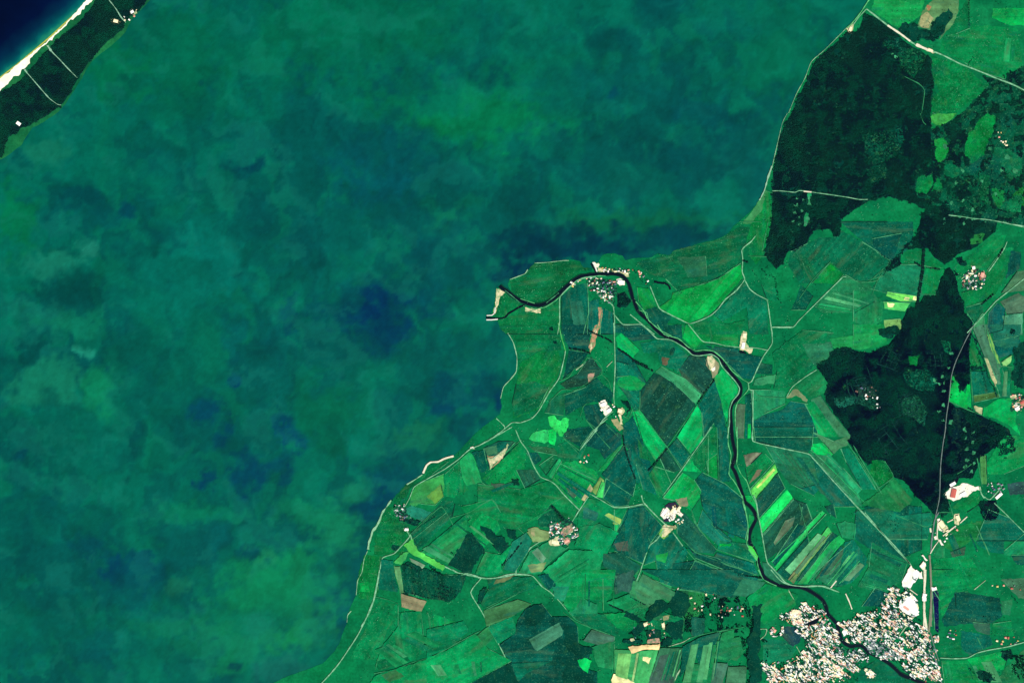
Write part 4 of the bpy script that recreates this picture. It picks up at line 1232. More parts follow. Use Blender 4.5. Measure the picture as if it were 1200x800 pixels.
# ------------------------------------------------------------------ flat patches: each a sheet on the ones below it
placed = []
def layer_of(p):
    xs = [q[0] for q in p]; ys = [q[1] for q in p]
    b = (min(xs) - .6, min(ys) - .6, max(xs) + .6, max(ys) + .6)
    L = 0
    for (c, l) in placed:
        if l >= L and c[0] < b[2] and b[0] < c[2] and c[1] < b[3] and b[1] < c[3]:
            L = l + 1
    placed.append((b, L))
    return L
def patch(name, p, rgb, mat, label=None, amp=.35, seed=1, step=2.5, kind='structure', rowk=0.0):
    # follow the outline with a slightly uneven edge
    q = jitter_line(p, amp, step, True, seed)
    z = 2.0 + .22 * layer_of(q)
    vs = [(*W(t), z) for t in q]
    # signed area in the world, so that faces look up
    ar = sum(vs[i][0] * vs[(i + 1) % len(vs)][1] - vs[(i + 1) % len(vs)][0] * vs[i][1] for i in range(len(vs)))
    if ar < 0: vs.reverse()
    tris = tessellate_polygon([[Vector(v) for v in vs]])
    fs = []
    for t in tris:
        a, b, c = (vs[i] for i in t)
        cr = (b[0] - a[0]) * (c[1] - a[1]) - (b[1] - a[1]) * (c[0] - a[0])
        fs.append(tuple(t) if cr > 0 else tuple(reversed(t)))
    me = new_mesh(name, vs, fs, [mat])
    o = link(name, me, kind, label)
    if rgb is not None:
        c = alb(rgb) * ((1.10 + (.14 if rgb[1] > 128 else 0)) if name == 'field' else 1)
        o.color = (*c, 1)
    L = 0; th = 0
    for i in range(len(p)):
        a, b = p[i], p[(i + 1) % len(p)]
        l = math.hypot(b[0] - a[0], b[1] - a[1])
        if l > L:
            L = l; th = math.atan2(-(b[1] - a[1]), b[0] - a[0])
    o['row_angle'] = float(-th)
    o['row_strength'] = rowk
    return o

forests = []                # (name, outline in photo px)
for ln in FOREST.strip().split('\n'):
    t = ln.split()
    forests.append((t[1], pts_of([t[0]] + t[2:])))
clears = []
for ln in CLEARINGS.strip().split('\n'):
    t = ln.split()
    clears.append((tuple(map(float, t[1].split(','))), pts_of([t[0]] + t[3:])))
EAST = [(1092,100),(1100,150),(1130,130),(1160,96),(1200,78),(1290,60),(1290,285),(1200,266),(1112,252),(1088,245),(1074,228),(1072,205),(1090,190)]
clears.insert(0, ((0, 80, 56), EAST))
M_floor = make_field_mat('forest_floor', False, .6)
for g_ in GLADES:
    clears.append(((60, 150, 105), ring(*g_)))
for n_, p in forests:
    if n_ in ('pine_wood', 'spit_wood'):
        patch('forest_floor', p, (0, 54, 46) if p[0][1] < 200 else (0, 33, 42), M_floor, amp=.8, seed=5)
for c_, p in clears:
    patch('clearing', p, c_, M_rough, amp=1.5, seed=6)
PALE = (150, 120)
for i, ln in enumerate(FIELDS.strip().split('\n')):
    t = ln.split()
    patch('field', pts_of([t[0]] + t[3:]), tuple(map(float, t[1].split(','))), M_field, amp=.45 if t[2] != '0' else 1.0, seed=20 + i, rowk=1.0 if t[2] != '0' else .45)
def strips(win, a0, a1, b0, b1, n, pal, keep=.7, seed=1):
    r_ = random.Random(seed)
    A0, A1, B0, B1 = (np.array(pts_of([win, q])[0]) for q in (a0, a1, b0, b1))
    cuts = sorted(r_.uniform(0, 1) for _ in range(n * 2))
    for k_ in range(0, 2 * n - 1, 2):
        if r_.random() > keep: continue
        t0, t1 = cuts[k_], cuts[k_ + 1]
        if t1 - t0 < .008: t1 = t0 + .012
        s0, s1 = r_.uniform(0, .25), r_.uniform(.75, 1)
        L_ = lambda t: A0 + (A1 - A0) * t
        U_ = lambda t: B0 + (B1 - B0) * t
        q = [L_(t0) + (U_(t0) - L_(t0)) * s0, L_(t0) + (U_(t0) - L_(t0)) * s1, L_(t1) + (U_(t1) - L_(t1)) * s1, L_(t1) + (U_(t1) - L_(t1)) * s0]
        patch('field', [tuple(v) for v in q], r_.choice(pal), M_field, amp=.25, seed=k_, rowk=1.0)
GP = [(30, 152, 88), (62, 176, 104), (16, 96, 78), (78, 124, 92), (20, 132, 80), (96, 176, 122), (6, 84, 78), (40, 140, 90)]
GS = [(14, 128, 74), (26, 140, 84), (4, 108, 72), (48, 134, 88), (0, 98, 76), (66, 146, 96)]
strips('M2', '340,625', '650,645', '575,265', '830,460', 15, GP, .85, 3)
strips('M2', '120,460', '300,620', '420,200', '560,270', 6, GP, .4, 4)
strips('M2', '850,330', '760,640', '1100,470', '960,690', 9, [(30, 138, 84), (14, 116, 74), (50, 150, 96), (4, 96, 76)], .8, 5)
strips('M', '560,140', '530,200', '980,560', '880,560', 6, GS, .7, 6)
strips('M', '240,140', '500,190', '480,420', '700,520', 7, [(50, 110, 82), (10, 96, 78), (30, 124, 84)], .7, 7)
strips('K', '580,240', '520,370', '860,360', '740,570', 9, GS, .8, 8)
strips('K', '60,420', '280,760', '300,330', '560,600', 7, GS, .6, 9)
strips('J2', '300,380', '620,170', '510,490', '900,380', 8, GS, .6, 10)
strips('P', '560,760', '1160,520', '440,600', '900,420', 9, GS, .6, 11)
strips('Q', '0,640', '560,640', '100,780', '520,720', 8, GS + [(24, 160, 96)], .7, 12)
strips('R', '690,560', '1190,440', '600,800', '1150,800', 14, GS + [(60, 92, 82), (70, 150, 96)], .8, 13)
strips('R', '70,20', '370,20', '60,300', '380,300', 8, GS, .7, 14)
strips('R', '360,570', '540,575', '340,740', '500,790', 5, [(110, 186, 104), (40, 140, 80), (160, 200, 130)], .8, 15)
strips('K2', '480,560', '600,740', '760,400', '850,560', 6, [(22, 146, 84), (8, 128, 76), (40, 156, 96)], .6, 16)
strips('E2', '240,700', '430,760', '300,560', '480,700', 4, GS, .5, 17)
strips('L2', '110,120', '330,220', '0,400', '210,480', 6, [(2, 94, 80), (8, 108, 84), (0, 84, 74)], .7, 18)
strips('L2', '640,60', '900,60', '660,260', '930,330', 6, [(2, 94, 80), (8, 104, 84), (0, 84, 84)], .6, 19)
strips('C', '700,460', '560,600', '980,560', '850,640', 6, GS, .5, 20)
strips('C', '400,210', '520,150', '460,430', '780,370', 5, [(4, 100, 64), (10, 112, 70)], .6, 21)
strips('I', '1040,300', '1110,300', '1010,520', '1110,520', 4, [(30, 128, 84), (80, 140, 96), (4, 98, 72)], .8, 22)
strips('T', '620,650', '1000,620', '650,800', '1100,800', 8, GS, .6, 23)
strips('N2', '560,340', '800,310', '600,560', '900,500', 5, [(0, 122, 72), (10, 134, 80)], .6, 24)
strips('N', '640,740', '900,680', '700,900', '1000,900', 6, GS, .6, 25)
strips('B', '640,720', '830,660', '600,900', '900,900', 5, GS, .5, 26)
strips('U', '840,180', '1180,220', '800,440', '1160,460', 8, [(4, 124, 70), (14, 138, 80), (0, 112, 66)], .5, 27)
for n_, p in forests:
    if n_ not in ('pine_wood', 'spit_wood'):
        patch('copse_floor', p, (0, 66, 54), M_floor, amp=2.2, seed=5)

# town and village ground: yards, gardens, paving
def town_mat(name, cell, shares, ang=-37, band=1.0):
    """plots, yards and paving packed along the street grid; shares = dark, green, grey, white, cream (rest pink)"""
    m, nt, b = mat_new(name, .9, .1)
    P = coords(nt)
    wn_ = noise(nt, P, 120, 2, .5)
    ad = nt.nodes.new('ShaderNodeVectorMath'); ad.operation = 'MULTIPLY_ADD'
    nt.links.new(wn_.outputs['Color'], ad.inputs[0]); ad.inputs[1].default_value = (60, 60, 0); nt.links.new(P, ad.inputs[2])
    rot = nt.nodes.new('ShaderNodeVectorRotate'); rot.rotation_type = 'Z_AXIS'; rot.inputs['Angle'].default_value = math.radians(-ang)
    nt.links.new(ad.outputs[0], rot.inputs['Vector'])
    mp = nt.nodes.new('ShaderNodeMapping'); mp.inputs['Scale'].default_value = (.62, 1.15, 0)
    nt.links.new(rot.outputs[0], mp.inputs[0])
    vo = nt.nodes.new('ShaderNodeTexVoronoi'); vo.voronoi_dimensions = '2D'; vo.distance = 'CHEBYCHEV'; vo.inputs['Scale'].default_value = 1.0 / cell
    nt.links.new(mp.outputs[0], vo.inputs['Vector'])
    sp = nt.nodes.new('ShaderNodeSeparateColor'); nt.links.new(vo.outputs['Color'], sp.inputs[0])
    low = noise(nt, P, 170, 3, .6)
    sy = nt.nodes.new('ShaderNodeSeparateXYZ'); nt.links.new(rot.outputs[0], sy.inputs[0])
    # houses stand along the streets, gardens fill the blocks between
    row = math_node(nt, 'SINE', math_node(nt, 'MULTIPLY', sy.outputs[1], 2 * math.pi / 82.0))
    col = math_node(nt, 'SINE', math_node(nt, 'MULTIPLY', sy.outputs[0], 2 * math.pi / 190.0))
    v = math_node(nt, 'ADD', math_node(nt, 'MULTIPLY', sp.outputs[0], .86), mrange(nt, low.outputs[0], .3, .7, -.26 * band, .30 * band))
    v = math_node(nt, 'ADD', v, math_node(nt, 'ADD', math_node(nt, 'MULTIPLY', row, .13 * band), math_node(nt, 'MULTIPLY', col, .07 * band)))
    cr = nt.nodes.new('ShaderNodeValToRGB'); cr.color_ramp.interpolation = 'CONSTANT'
    cols = [(0, 58, 52), (16, 124, 80), (138, 152, 158), (275, 275, 270), (275, 262, 215), (246, 190, 172)]
    p_ = 0; els = cr.color_ramp.elements
    for k_, (sh, co) in enumerate(zip([0] + list(shares), cols)):
        p_ += sh
        e_ = els[k_] if k_ < 2 else els.new(min(p_, .999))
        e_.position = min(p_, .999); e_.color = (*alb(co), 1)
    nt.links.new(v, cr.inputs[0])
    g_ = noise(nt, P, 11, 2, .6)
    nt.links.new(vmul(nt, cr.outputs[0], mrange(nt, g_.outputs[0], .3, .7, .72, 1.28)), b.inputs['Base Color'])
    return m
M_town = town_mat('yards_and_gardens', 15, (.23, .17, .12, .20, .13))
M_village = town_mat('village_gardens', 15, (.34, .42, .06, .08, .06), 10, .6)
TOWN_SW = 'S 372,660 480,645 600,600 690,625 700,690 680,800 375,800'
TOWN = ["S 440,345 545,275 590,290 600,235 640,235 650,290 680,250 720,250 770,330 840,410 862,500 900,560 1050,570 1075,600 1060,680 980,690 900,800 560,800 370,800 360,665 480,650 560,600 620,560 600,440 520,395",
        "T -10,330 40,330 170,260 280,110 350,130 380,280 480,360 515,440 560,560 620,800 540,800 500,770 400,720 290,650 130,590 90,540 -30,510 -60,440 -100,400",
        "S 860,700 900,690 980,700 1010,800 880,800"]
def blocks(name, outline, ang, bw, bh, mat, keep, seed, label):
    """house blocks in a street grid: one sheet of many uneven four-cornered plots with open ground between them"""
    r_ = random.Random(seed); vs = []; fs = []
    cx = sum(p[0] for p in outline) / len(outline); cy = sum(p[1] for p in outline) / len(outline)
    ca, sa = math.cos(math.radians(ang)), math.sin(math.radians(ang))
    z = 2.0 + .22 * layer_of(outline)
    for i in range(-30, 31):
        for j in range(-40, 41):
            u, v = (i + .5 * (j % 2)) * bw, j * bh
            bend = 2.5 * math.sin(u / 17 + seed)
            q = []
            for (a_, b_) in ((-.47, -.44), (.47, -.44), (.47, .44), (-.47, .44)):
                uu = u + a_ * bw + r_.uniform(-.45, .45); vv = v + b_ * bh + r_.uniform(-.35, .35) + bend
                q.append((cx + uu * ca - vv * sa, cy + uu * sa + vv * ca))
            mx, my = sum(p[0] for p in q) / 4, sum(p[1] for p in q) / 4
            wx_ = mx + (float(fbm(mx / 9, my / 9, seed, 3)) - .5) * 16; wy_ = my + (float(fbm(mx / 9, my / 9, seed + 3, 3)) - .5) * 16
            if not inside(outline, np.array([wx_]), np.array([wy_]))[0] or float(fbm(mx / 8, my / 8, seed + 7, 3)) < keep: continue
            if min((mx - p[0]) ** 2 + (my - p[1]) ** 2 for p in river) < 14: continue
            k_ = len(vs)
            vs += [(*W(p), z) for p in q]; fs.append((k_ + 3, k_ + 2, k_ + 1, k_))
    link(name, new_mesh(name, vs, fs, [mat]), 'structure', label)
blocks('town_ground', pts_of(TOWN[0].split()), 38, 8.5, 4.6, M_town, .40, 8, 'blocks of yards and paving on the west bank of the town')
blocks('town_ground', pts_of(TOWN[1].split()), 33, 9.0, 4.4, M_town, .37, 9, 'blocks of yards and paving on the east bank of the town')
blocks('town_ground', pts_of(TOWN[2].split()), 30, 7.0, 4.4, M_town, .5, 10, 'blocks of yards at the south end of town')
blocks('town_ground', pts_of(TOWN_SW.split()), 72, 7.5, 4.4, town_mat('yards_of_the_south_west_quarter', 15, (.22, .20, .07, .19, .19), -68, .6), .42, 11, 'blocks of cream yards at the south west edge of town')
sand_mats = {
    'white': plain_mat('bleached_concrete', (270, 262, 250), .10, 30, .8, .2, (245, 240, 205), .5),
    'cream': plain_mat('pale_yard_gravel', (238, 226, 184), .25, 20, .9, .1, (120, 176, 116), .75),
    'tan': plain_mat('dry_earth', (140, 158, 108), .25, 26, .9, .1, (200, 180, 140), .6),
    'brown': plain_mat('bare_brown_soil', (196, 150, 118), .35, 20, .9, .1, (110, 150, 100), .8),
    'pink': plain_mat('brick_dust_yard', (200, 160, 140), .35, 18, .9, .1, (90, 140, 100), .85),
    'grey': plain_mat('grey_paving', (140, 148, 150), .3, 20, .9, .1, (200, 205, 200), .5)}
town_sand = {'cream': town_mat('cream_courtyards', 15, (.16, .16, .08, .18, .34)), 'pink': town_mat('brick_courtyards', 14, (.18, .16, .14, .18, .14)),
             'white': town_mat('concrete_works_yard', 40, (.02, .02, .03, .75, .12), -37, .3), 'grey': town_mat('grey_courtyards', 13, (.24, .14, .38, .19, .03))}
for c_ in [l for l in CLUSTERS.strip().split('\n') if l.split()[0] + l.split()[3] in
           ('Amixed', 'Acream', 'K2mixed', 'Dmixed', 'Iwarm', 'J2grey') and 'black_groves' not in l]:
    t = c_.split()
    patch('village_ground', pts_of([t[0]] + t[5:]), None, M_village, amp=3.2, seed=9)
for i, ln in enumerate(SAND.strip().split('\n')):
    t = ln.split()
    nm = {'white': 'concrete_yard', 'cream': 'gravel_yard', 'tan': 'dry_ground', 'brown': 'bare_soil', 'pink': 'brick_yard', 'grey': 'paved_yard'}[t[1]]
    patch(nm, pts_of([t[0]] + t[2:]), None, town_sand[t[1]] if t[0] in ('S', 'T') and t[1] in town_sand else sand_mats[t[1]], amp=.8, seed=40 + i, step=1.2)
M_beach = plain_mat('white_beach_sand', (285, 280, 262), .08, 40, .9, .1, (240, 232, 195), .35)
M_wet = plain_mat('wet_sand', (190, 196, 80), .15, 20, .6, .3)
M_dark = plain_mat('black_blotch', (0, 12, 26), .2, 60, .1, .5)
M_dyard = plain_mat('dark_tarred_yard', (46, 40, 66), .3, 20, .9, .1)
patch('dark_yard', pts_of('L 350,560 380,535 430,528 455,560 425,562 400,580 370,562'.split()), None, M_dyard)
patch('dark_yard', pts_of('L 340,650 385,640 398,665 350,668'.split()), None, M_dyard)
patch('blotch', pts_of('G 878,186 905,186 930,202 920,206 890,202 876,192'.split()), None, M_dark)
patch('blotch', pts_of('N 625,460 690,380 730,340 780,325 745,345 735,385 700,420 660,440 640,462'.split()), None, M_dark)
patch('blotch', pts_of('N 930,520 990,525 1010,560 990,600 940,600 915,560'.split()), None, M_dark)
patch('blotch', pts_of('S 600,395 650,365 715,335 725,345 690,385 680,385'.split()), None, M_dark)

# ------------------------------------------------------------------ ribbons: river, roads, tracks, banks, railway
def ribbon(name, p, width, z, mat, label=None, step=3.0, wob=.12, seed=1, kind='structure', rgb=None):
    # smooth the line a little (Catmull-Rom), then give it its width
    P = [np.array(q, float) for q in p]
    if len(P) > 2:
        Q = []
        for i in range(len(P) - 1):
            p0 = P[max(i - 1, 0)]; p1 = P[i]; p2 = P[i + 1]; p3 = P[min(i + 2, len(P) - 1)]
            n = max(1, int(np.hypot(*(p2 - p1)) / step))
            for j in range(n):
                t = j / n
                c = .5 * (2 * p1 + (p2 - p0) * t + (2 * p0 - 5 * p1 + 4 * p2 - p3) * t * t + (3 * p1 - p0 - 3 * p2 + p3) * t ** 3)
                l = p1 + (p2 - p1) * t
                Q.append(l * .45 + c * .55)
        Q.append(P[-1])
    else:
        n = max(1, int(np.hypot(*(P[1] - P[0])) / step))
        Q = [P[0] + (P[1] - P[0]) * j / n for j in range(n + 1)]
    vs = []; fs = []
    for i, q in enumerate(Q):
        d_ = Q[min(i + 1, len(Q) - 1)] - Q[max(i - 1, 0)]
        d_ = d_ / (np.hypot(*d_) + 1e-9); nrm = np.array((-d_[1], d_[0]))
        w = width / 2 * max(.25, 1 + wob * 2 * (fbm(q[0] / 4.5, q[1] / 4.5, seed, 2) - .5))
        a = q + nrm * w; b = q - nrm * w
        vs += [(*W(a), z), (*W(b), z)]
        if i:
            k_ = 2 * i
            fs.append((k_ - 2, k_, k_ + 1, k_ - 1))
    me = new_mesh(name, vs, fs, [mat])
    a, b, c = (Vector(vs[i]) for i in fs[0][:3])
    if (b - a).cross(c - a).z < 0:
        me.flip_normals()
    o = link(name, me, kind, label)
    return o
M_river = plain_mat('black_river_water', (0, 14, 28), .15, 120, .12, .5)
M_riverbank = plain_mat('reedy_bank', (0, 70, 50), .3, 30)
rm = {
    'road': plain_mat('pale_rural_road', (140, 204, 162), .25, 22, .9, .1, (56, 150, 100), .6),
    'sandroad': plain_mat('sandy_forest_road', (150, 200, 170), .25, 20, .9, .1),
    'whiteroad': plain_mat('white_sand_road', (245, 240, 215), .12, 25, .9, .1),
    'track': plain_mat('grassy_field_track', (52, 146, 96), .28, 20, .9, .1),
    'whitetrack': plain_mat('worn_pale_track', (165, 196, 160), .35, 16, .9, .1),
    'greenroad': plain_mat('green_lane', (60, 190, 80), .2, 20, .9, .1),
    'bank': plain_mat('mown_river_levee', (96, 198, 128), .3, 18, .9, .1),
    'shoreline': plain_mat('reed_and_foam_shoreline', (150, 205, 165), .35, 14, .9, .1),
    'greyroad': plain_mat('grey_asphalt_road', (112, 132, 130), .25, 20, .9, .1),
    'railway': plain_mat('railway_ballast', (140, 142, 122), .2, 18, .95, .1, (120, 126, 110), .5)}
ribbon('river_bank', river, 4.9, 8.0, M_riverbank, step=2, wob=.2)
ribbon('river', [(p[0], p[1]) for p in river], 3.5, 8.3, M_river, 'winding black river from the town to the lagoon mouth', step=2, wob=.10)
ribbon('canal', pts_of('A 58,672 90,675 150,680 195,670 215,645 250,625 290,600 330,585'.split()), 1.7, 8.1, M_river, wob=.4)
ribbon('canal', pts_of('- 693,309 695,313 697.5,317 699,321'.split()), 2.0, 8.1, M_river)
ribbon('oxbow_water', pts_of('B 400,420 430,428 450,430 475,432 495,442 507,458 513,475'.split()), 2.2, 8.1, M_river)
ribbon('wet_beach_edge', [(p[0] - 1.0, p[1] - 1.2) for p in [(-120, 195), (-60, 146), (0, 93.5), (20, 78), (40, 61.5), (60, 44.5), (80, 26), (100, 8), (120, -14), (170, -72)]], 1.6, 2.3, M_wet)
nb = beach.index((118, -8)) if (118, -8) in beach else 18
beach = [(p[0], p[1]) if i_ < nb else (p[0] - 1.3, p[1] - 1.5) for i_, p in enumerate(beach)]
patch('beach', beach, None, M_beach, 'straight white sand beach along the open sea', amp=.9, seed=4, step=2)
open_ = np.zeros((1800, 2600), bool)      # half-pixel raster of what no tree may cover
def keep_open(p, w):
    for q0, q1 in zip(p[:-1], p[1:]):
        n_ = max(2, int(math.hypot(q1[0] - q0[0], q1[1] - q0[1]) * 3))
        for k_ in range(n_ + 1):
            x = q0[0] + (q1[0] - q0[0]) * k_ / n_; y = q0[1] + (q1[1] - q0[1]) * k_ / n_
            i0, i1 = int((y + 50 - w) * 2), int((y + 50 + w) * 2) + 1; j0, j1 = int((x + 50 - w) * 2), int((x + 50 + w) * 2) + 1
            if i1 > 0 and j1 > 0: open_[max(i0, 0):i1, max(j0, 0):j1] = True
def is_open(x, y):
    i = np.clip(((np.asarray(y) + 50) * 2).astype(int), 0, 1799); j = np.clip(((np.asarray(x) + 50) * 2).astype(int), 0, 2599)
    return open_[i, j]
zr = {'track': 9.0, 'whitetrack': 9.15, 'greenroad': 9.5, 'bank': 9.3, 'shoreline': 6.5, 'road': 9.45, 'sandroad': 9.45, 'greyroad': 9.6, 'whiteroad': 9.75, 'railway': 9.9}
nmr = {'bank': 'levee', 'greyroad': 'street', 'whiteroad': 'white_road', 'sandroad': 'sand_road', 'whitetrack': 'pale_track', 'greenroad': 'green_lane'}
for i, ln in enumerate(ROADS.strip().split('\n')):
    t = ln.split()
    kind_ = t[1]
    keep_open(pts_of([t[0]] + t[3:]), float(t[2]) / 2 + (.6 if kind_ in ('road', 'sandroad', 'whiteroad', 'greyroad', 'railway') else .15))
    ribbon(nmr.get(kind_, kind_), pts_of([t[0]] + t[3:]), float(t[2]) * .84, zr[kind_] + .004 * (i % 25), rm[kind_], step=1.8, wob=1.1 if kind_ in ('track', 'whitetrack', 'bank', 'shoreline', 'sandroad') else .5, seed=i)
# field boundaries: a grassy baulk or a ditch along some edges
M_baulk = plain_mat('pale_grass_baulk', (78, 168, 118), .3, 18)
M_ditch = plain_mat('wet_ditch', (0, 62, 52), .3, 18)
r2 = random.Random(5)
for i, ln in enumerate(FIELDS.strip().split('\n')):
    t = ln.split(); p = pts_of([t[0]] + t[3:])
    for k_ in range(len(p)):
        q0, q1 = p[k_], p[(k_ + 1) % len(p)]
        if math.hypot(q1[0] - q0[0], q1[1] - q0[1]) < 14 or r2.random() > (.46 if t[2] != '0' else .16): continue
        if not (0 < (q0[0] + q1[0]) / 2 < 1200 and 0 < (q0[1] + q1[1]) / 2 < 800): continue
        if r2.random() < .6:
            ribbon('baulk', [q0, q1], r2.uniform(.4, .8), 8.8 + .003 * (i % 40), M_baulk, step=2, wob=1.2, seed=i)
        else:
            ribbon('ditch', [q0, q1], r2.uniform(.4, .75), 8.6 + .003 * (i % 40), M_ditch, step=2, wob=1.0, seed=i)
M_ride = plain_mat('overgrown_ride', (4, 60, 58), .5, 22, .9, .1, (14, 86, 72), .6)
r3 = random.Random(9)
for (cx_, cy_, ang_, nu, nv, su, sv, lu, lv_) in ((1012, 455, -18, 6, 6, 5.5, 5, 34, 34), (1066, 478, -14, 5, 8, 5, 4.6, 30, 30), (1045, 425, 22, 4, 4, 6, 6, 30, 26), (1040, 520, 55, 4, 3, 9, 12, 50, 44), (1100, 425, 0, 3, 3, 7, 7, 26, 22)):
    ca, sa = math.cos(math.radians(ang_)), math.sin(math.radians(ang_))
    T_ = lambda u, v: (cx_ + u * ca - v * sa, cy_ + u * sa + v * ca)
    for i in range(nu):
        u = (i - nu / 2) * su + r3.uniform(-1, 1); h = lv_ / 2 * r3.uniform(.5, 1)
        s_ = r3.uniform(-h, h) * .5; p_ = [T_(u + r3.uniform(-1.5, 1.5), -h + s_), T_(u + r3.uniform(-1.5, 1.5), s_), T_(u + r3.uniform(-1.5, 1.5), h * .7)]
        keep_open(p_, .2); ribbon('forest_ride', p_, r3.uniform(.5, .9), 7.2, M_ride, step=2, wob=1.2, seed=i)
    for i in range(nv):
        v = (i - nv / 2) * sv + r3.uniform(-1, 1); h = lu / 2 * r3.uniform(.5, 1)
        s_ = r3.uniform(-h, h) * .5; p_ = [T_(-h + s_, v + r3.uniform(-1.5, 1.5)), T_(s_, v + r3.uniform(-1.5, 1.5)), T_(h * .7, v + r3.uniform(-1.5, 1.5))]
        keep_open(p_, .2); ribbon('forest_ride', p_, r3.uniform(.5, .9), 7.25, M_ride, step=2, wob=1.2, seed=i + 40)
ORD_ = 'first second third fourth fifth sixth seventh eighth ninth tenth eleventh twelfth thirteenth fourteenth fifteenth sixteenth'.split()
def nth(i):
    if i < 16: return ORD_[i]
    w = {16: 'seventeenth', 17: 'eighteenth', 18: 'nineteenth', 19: 'twentieth', 29: 'thirtieth'}
    if i in w: return w[i]
    return ('twenty ' if i < 29 else 'thirty ') + ORD_[(i + 1) % 10 - 1]
# ------------------------------------------------------------------ woods: thousands of crowns, nobody could count them
def crown_mat(name):
    m, nt, b = mat_new(name, .9, .05)
    at = nt.nodes.new('ShaderNodeAttribute'); at.attribute_name = 'ground_tint'
    nt.links.new(at.outputs['Color'], b.inputs['Base Color'])
    return m
M_crown = crown_mat('conifer_and_alder_foliage')
NS = 5
_a = np.arange(NS) * 2 * math.pi / NS
def crowns(name, x, y, rad, hgt, tint, zb, label):
    """x, y photo px; rad, hgt in metres; one low dome of uneven facets per tree"""
    k_ = ~is_open(x, y)
    x, y, rad, hgt = x[k_], y[k_], rad[k_], hgt[k_]; tint = tint[k_] if len(tint) == len(k_) else tint
    n = len(x)
    if n == 0: return None
    cx = (x - 600) * S; cy = (400 - y) * S
    th = rng.uniform(0, 6.28, (n, 1)) + _a[None]
    r1 = rad[:, None] * rng.uniform(.75, 1.15, (n, NS)); r2 = rad[:, None] * rng.uniform(.45, .7, (n, NS))
    v = np.zeros((n, 2 * NS + 1, 3))
    v[:, :NS, 0] = cx[:, None] + r1 * np.cos(th); v[:, :NS, 1] = cy[:, None] + r1 * np.sin(th); v[:, :NS, 2] = zb + hgt[:, None] * rng.uniform(.25, .4, (n, NS))
    v[:, NS:2 * NS, 0] = cx[:, None] + r2 * np.cos(th + .6); v[:, NS:2 * NS, 1] = cy[:, None] + r2 * np.sin(th + .6); v[:, NS:2 * NS, 2] = zb + hgt[:, None] * rng.uniform(.7, .88, (n, NS))
    v[:, -1, 0] = cx; v[:, -1, 1] = cy; v[:, -1, 2] = zb + hgt
    f = []
    for i in range(NS):
        j = (i + 1) % NS
        f += [(i, j, NS + i), (j, NS + j, NS + i), (NS + i, NS + j, 2 * NS)]
    f = (np.array(f)[None] + (np.arange(n) * (2 * NS + 1))[:, None, None]).reshape(-1, 3)
    c = np.repeat(tint, 2 * NS + 1, axis=0)
    me = grid_mesh(name, v.reshape(-1, 3), f, c, M_crown)
    return link(name, me, 'stuff', label)
CR = 1.1
def forest_tint(x, y, n):
    a = fbm(x / 30, y / 30, 81, 4); b = fbm(x / 9, y / 9, 82, 3)
    k = np.clip((a - .42) / .18, 0, 1)[:, None]
    south = np.clip((y - 330) / 90, 0, 1)[:, None] * (x[:, None] > 900)
    ca = lin((2, 38, 46)) * (1 - south) + lin((0, 20, 44)) * south; cb = lin((4, 54, 48)) * (1 - south) + lin((2, 54, 52)) * south
    c = ca * (1 - k) + cb * k
    k2 = np.clip((b - .46) / .2, 0, 1)[:, None] * .7
    c = c * (1 - k2) + lin((0, 74, 56)) * k2
    return c / K * CR * rng.uniform(.7, 1.3, (n, 1))
label_of = {'pine_wood': 'dark mass of close grown conifer forest on the eastern shore plain', 'spit_wood': 'dark pine forest covering the spit behind the white beach',
            'copse': 'small dark clump of trees between the fields', 'reed_bed': 'dark reed and scrub patch beside the river village'}
SPARSE = [(40.0, 72.0, 66.0), (15.0, 85.0, 70.0), (0.0, 82.0, 62.0), (15.0, 85.0, 62.0), (0.0, 75.0, 50.0), (0.0, 70.0, 52.0), (0.0, 66.0, 50.0), (0.0, 84.0, 56.0), (0.0, 90.0, 60.0)]
for n_, p in forests:
    xs = [q[0] for q in p]; ys = [q[1] for q in p]
    x0, x1, y0, y1 = max(min(xs), -30), min(max(xs), 1230), max(min(ys), -30), min(max(ys), 830)
    stp = 1.02
    X, Y = np.meshgrid(np.arange(x0 - 3, x1 + 3, stp), np.arange(y0 - 3, y1 + 3, stp))
    X = X.ravel() + rng.uniform(-.45, .45, X.size); Y = Y.ravel() + rng.uniform(-.45, .45, Y.size)
    big = n_ in ('pine_wood', 'spit_wood')
    am = 4.2 if big else 3.2
    wX = X + (fbm(X / 6, Y / 6, 31, 4) - .5) * 2 * am; wY = Y + (fbm(X / 6, Y / 6, 32, 4) - .5) * 2 * am
    m = inside(p, wX, wY)
    if n_ == 'pine_wood':
        for c_, q in clears:
            if q is EAST: continue
            if c_ in SPARSE:
                m &= ~(inside(q, wX, wY) & (rng.uniform(0, 1, X.size) > .28)); continue
            cx_, cy_ = np.mean([t[0] for t in q]), np.mean([t[1] for t in q])
            m &= ~inside(q, wX, wY)
    if not big:
        m &= fbm(X / 3, Y / 3, 35, 2) > .42
        if (max(xs) - min(xs)) * (max(ys) - min(ys)) > 900 or max(ys) > 790:
            m &= fbm(X / 7, Y / 7, 45, 3) > .47
    # glades and thin spots
    if n_ == 'pine_wood':
        east = np.clip((X - 1095) / 40, 0, 1) * (Y < 300) + ((X > 1115) & (Y > 455)) * .9
        m &= fbm(X / 6, Y / 6, 36, 3) > (.30 + .20 * east)
        m &= ~(inside(EAST, X, Y) & (fbm(X / 8, Y / 8, 39, 4) > .61))
        m &= ~((X < 1095) & (Y < 330) & (fbm(X / 7, Y / 4, 40, 3) > .70))
    x, y = X[m], Y[m]
    n = len(x)
    crowns(n_ if big else 'copse' if n_ == 'copse' else n_, x, y, rng.uniform(5.8, 8.6, n), rng.uniform(8, 13, n), forest_tint(x, y, n), 2.5, label_of[n_])

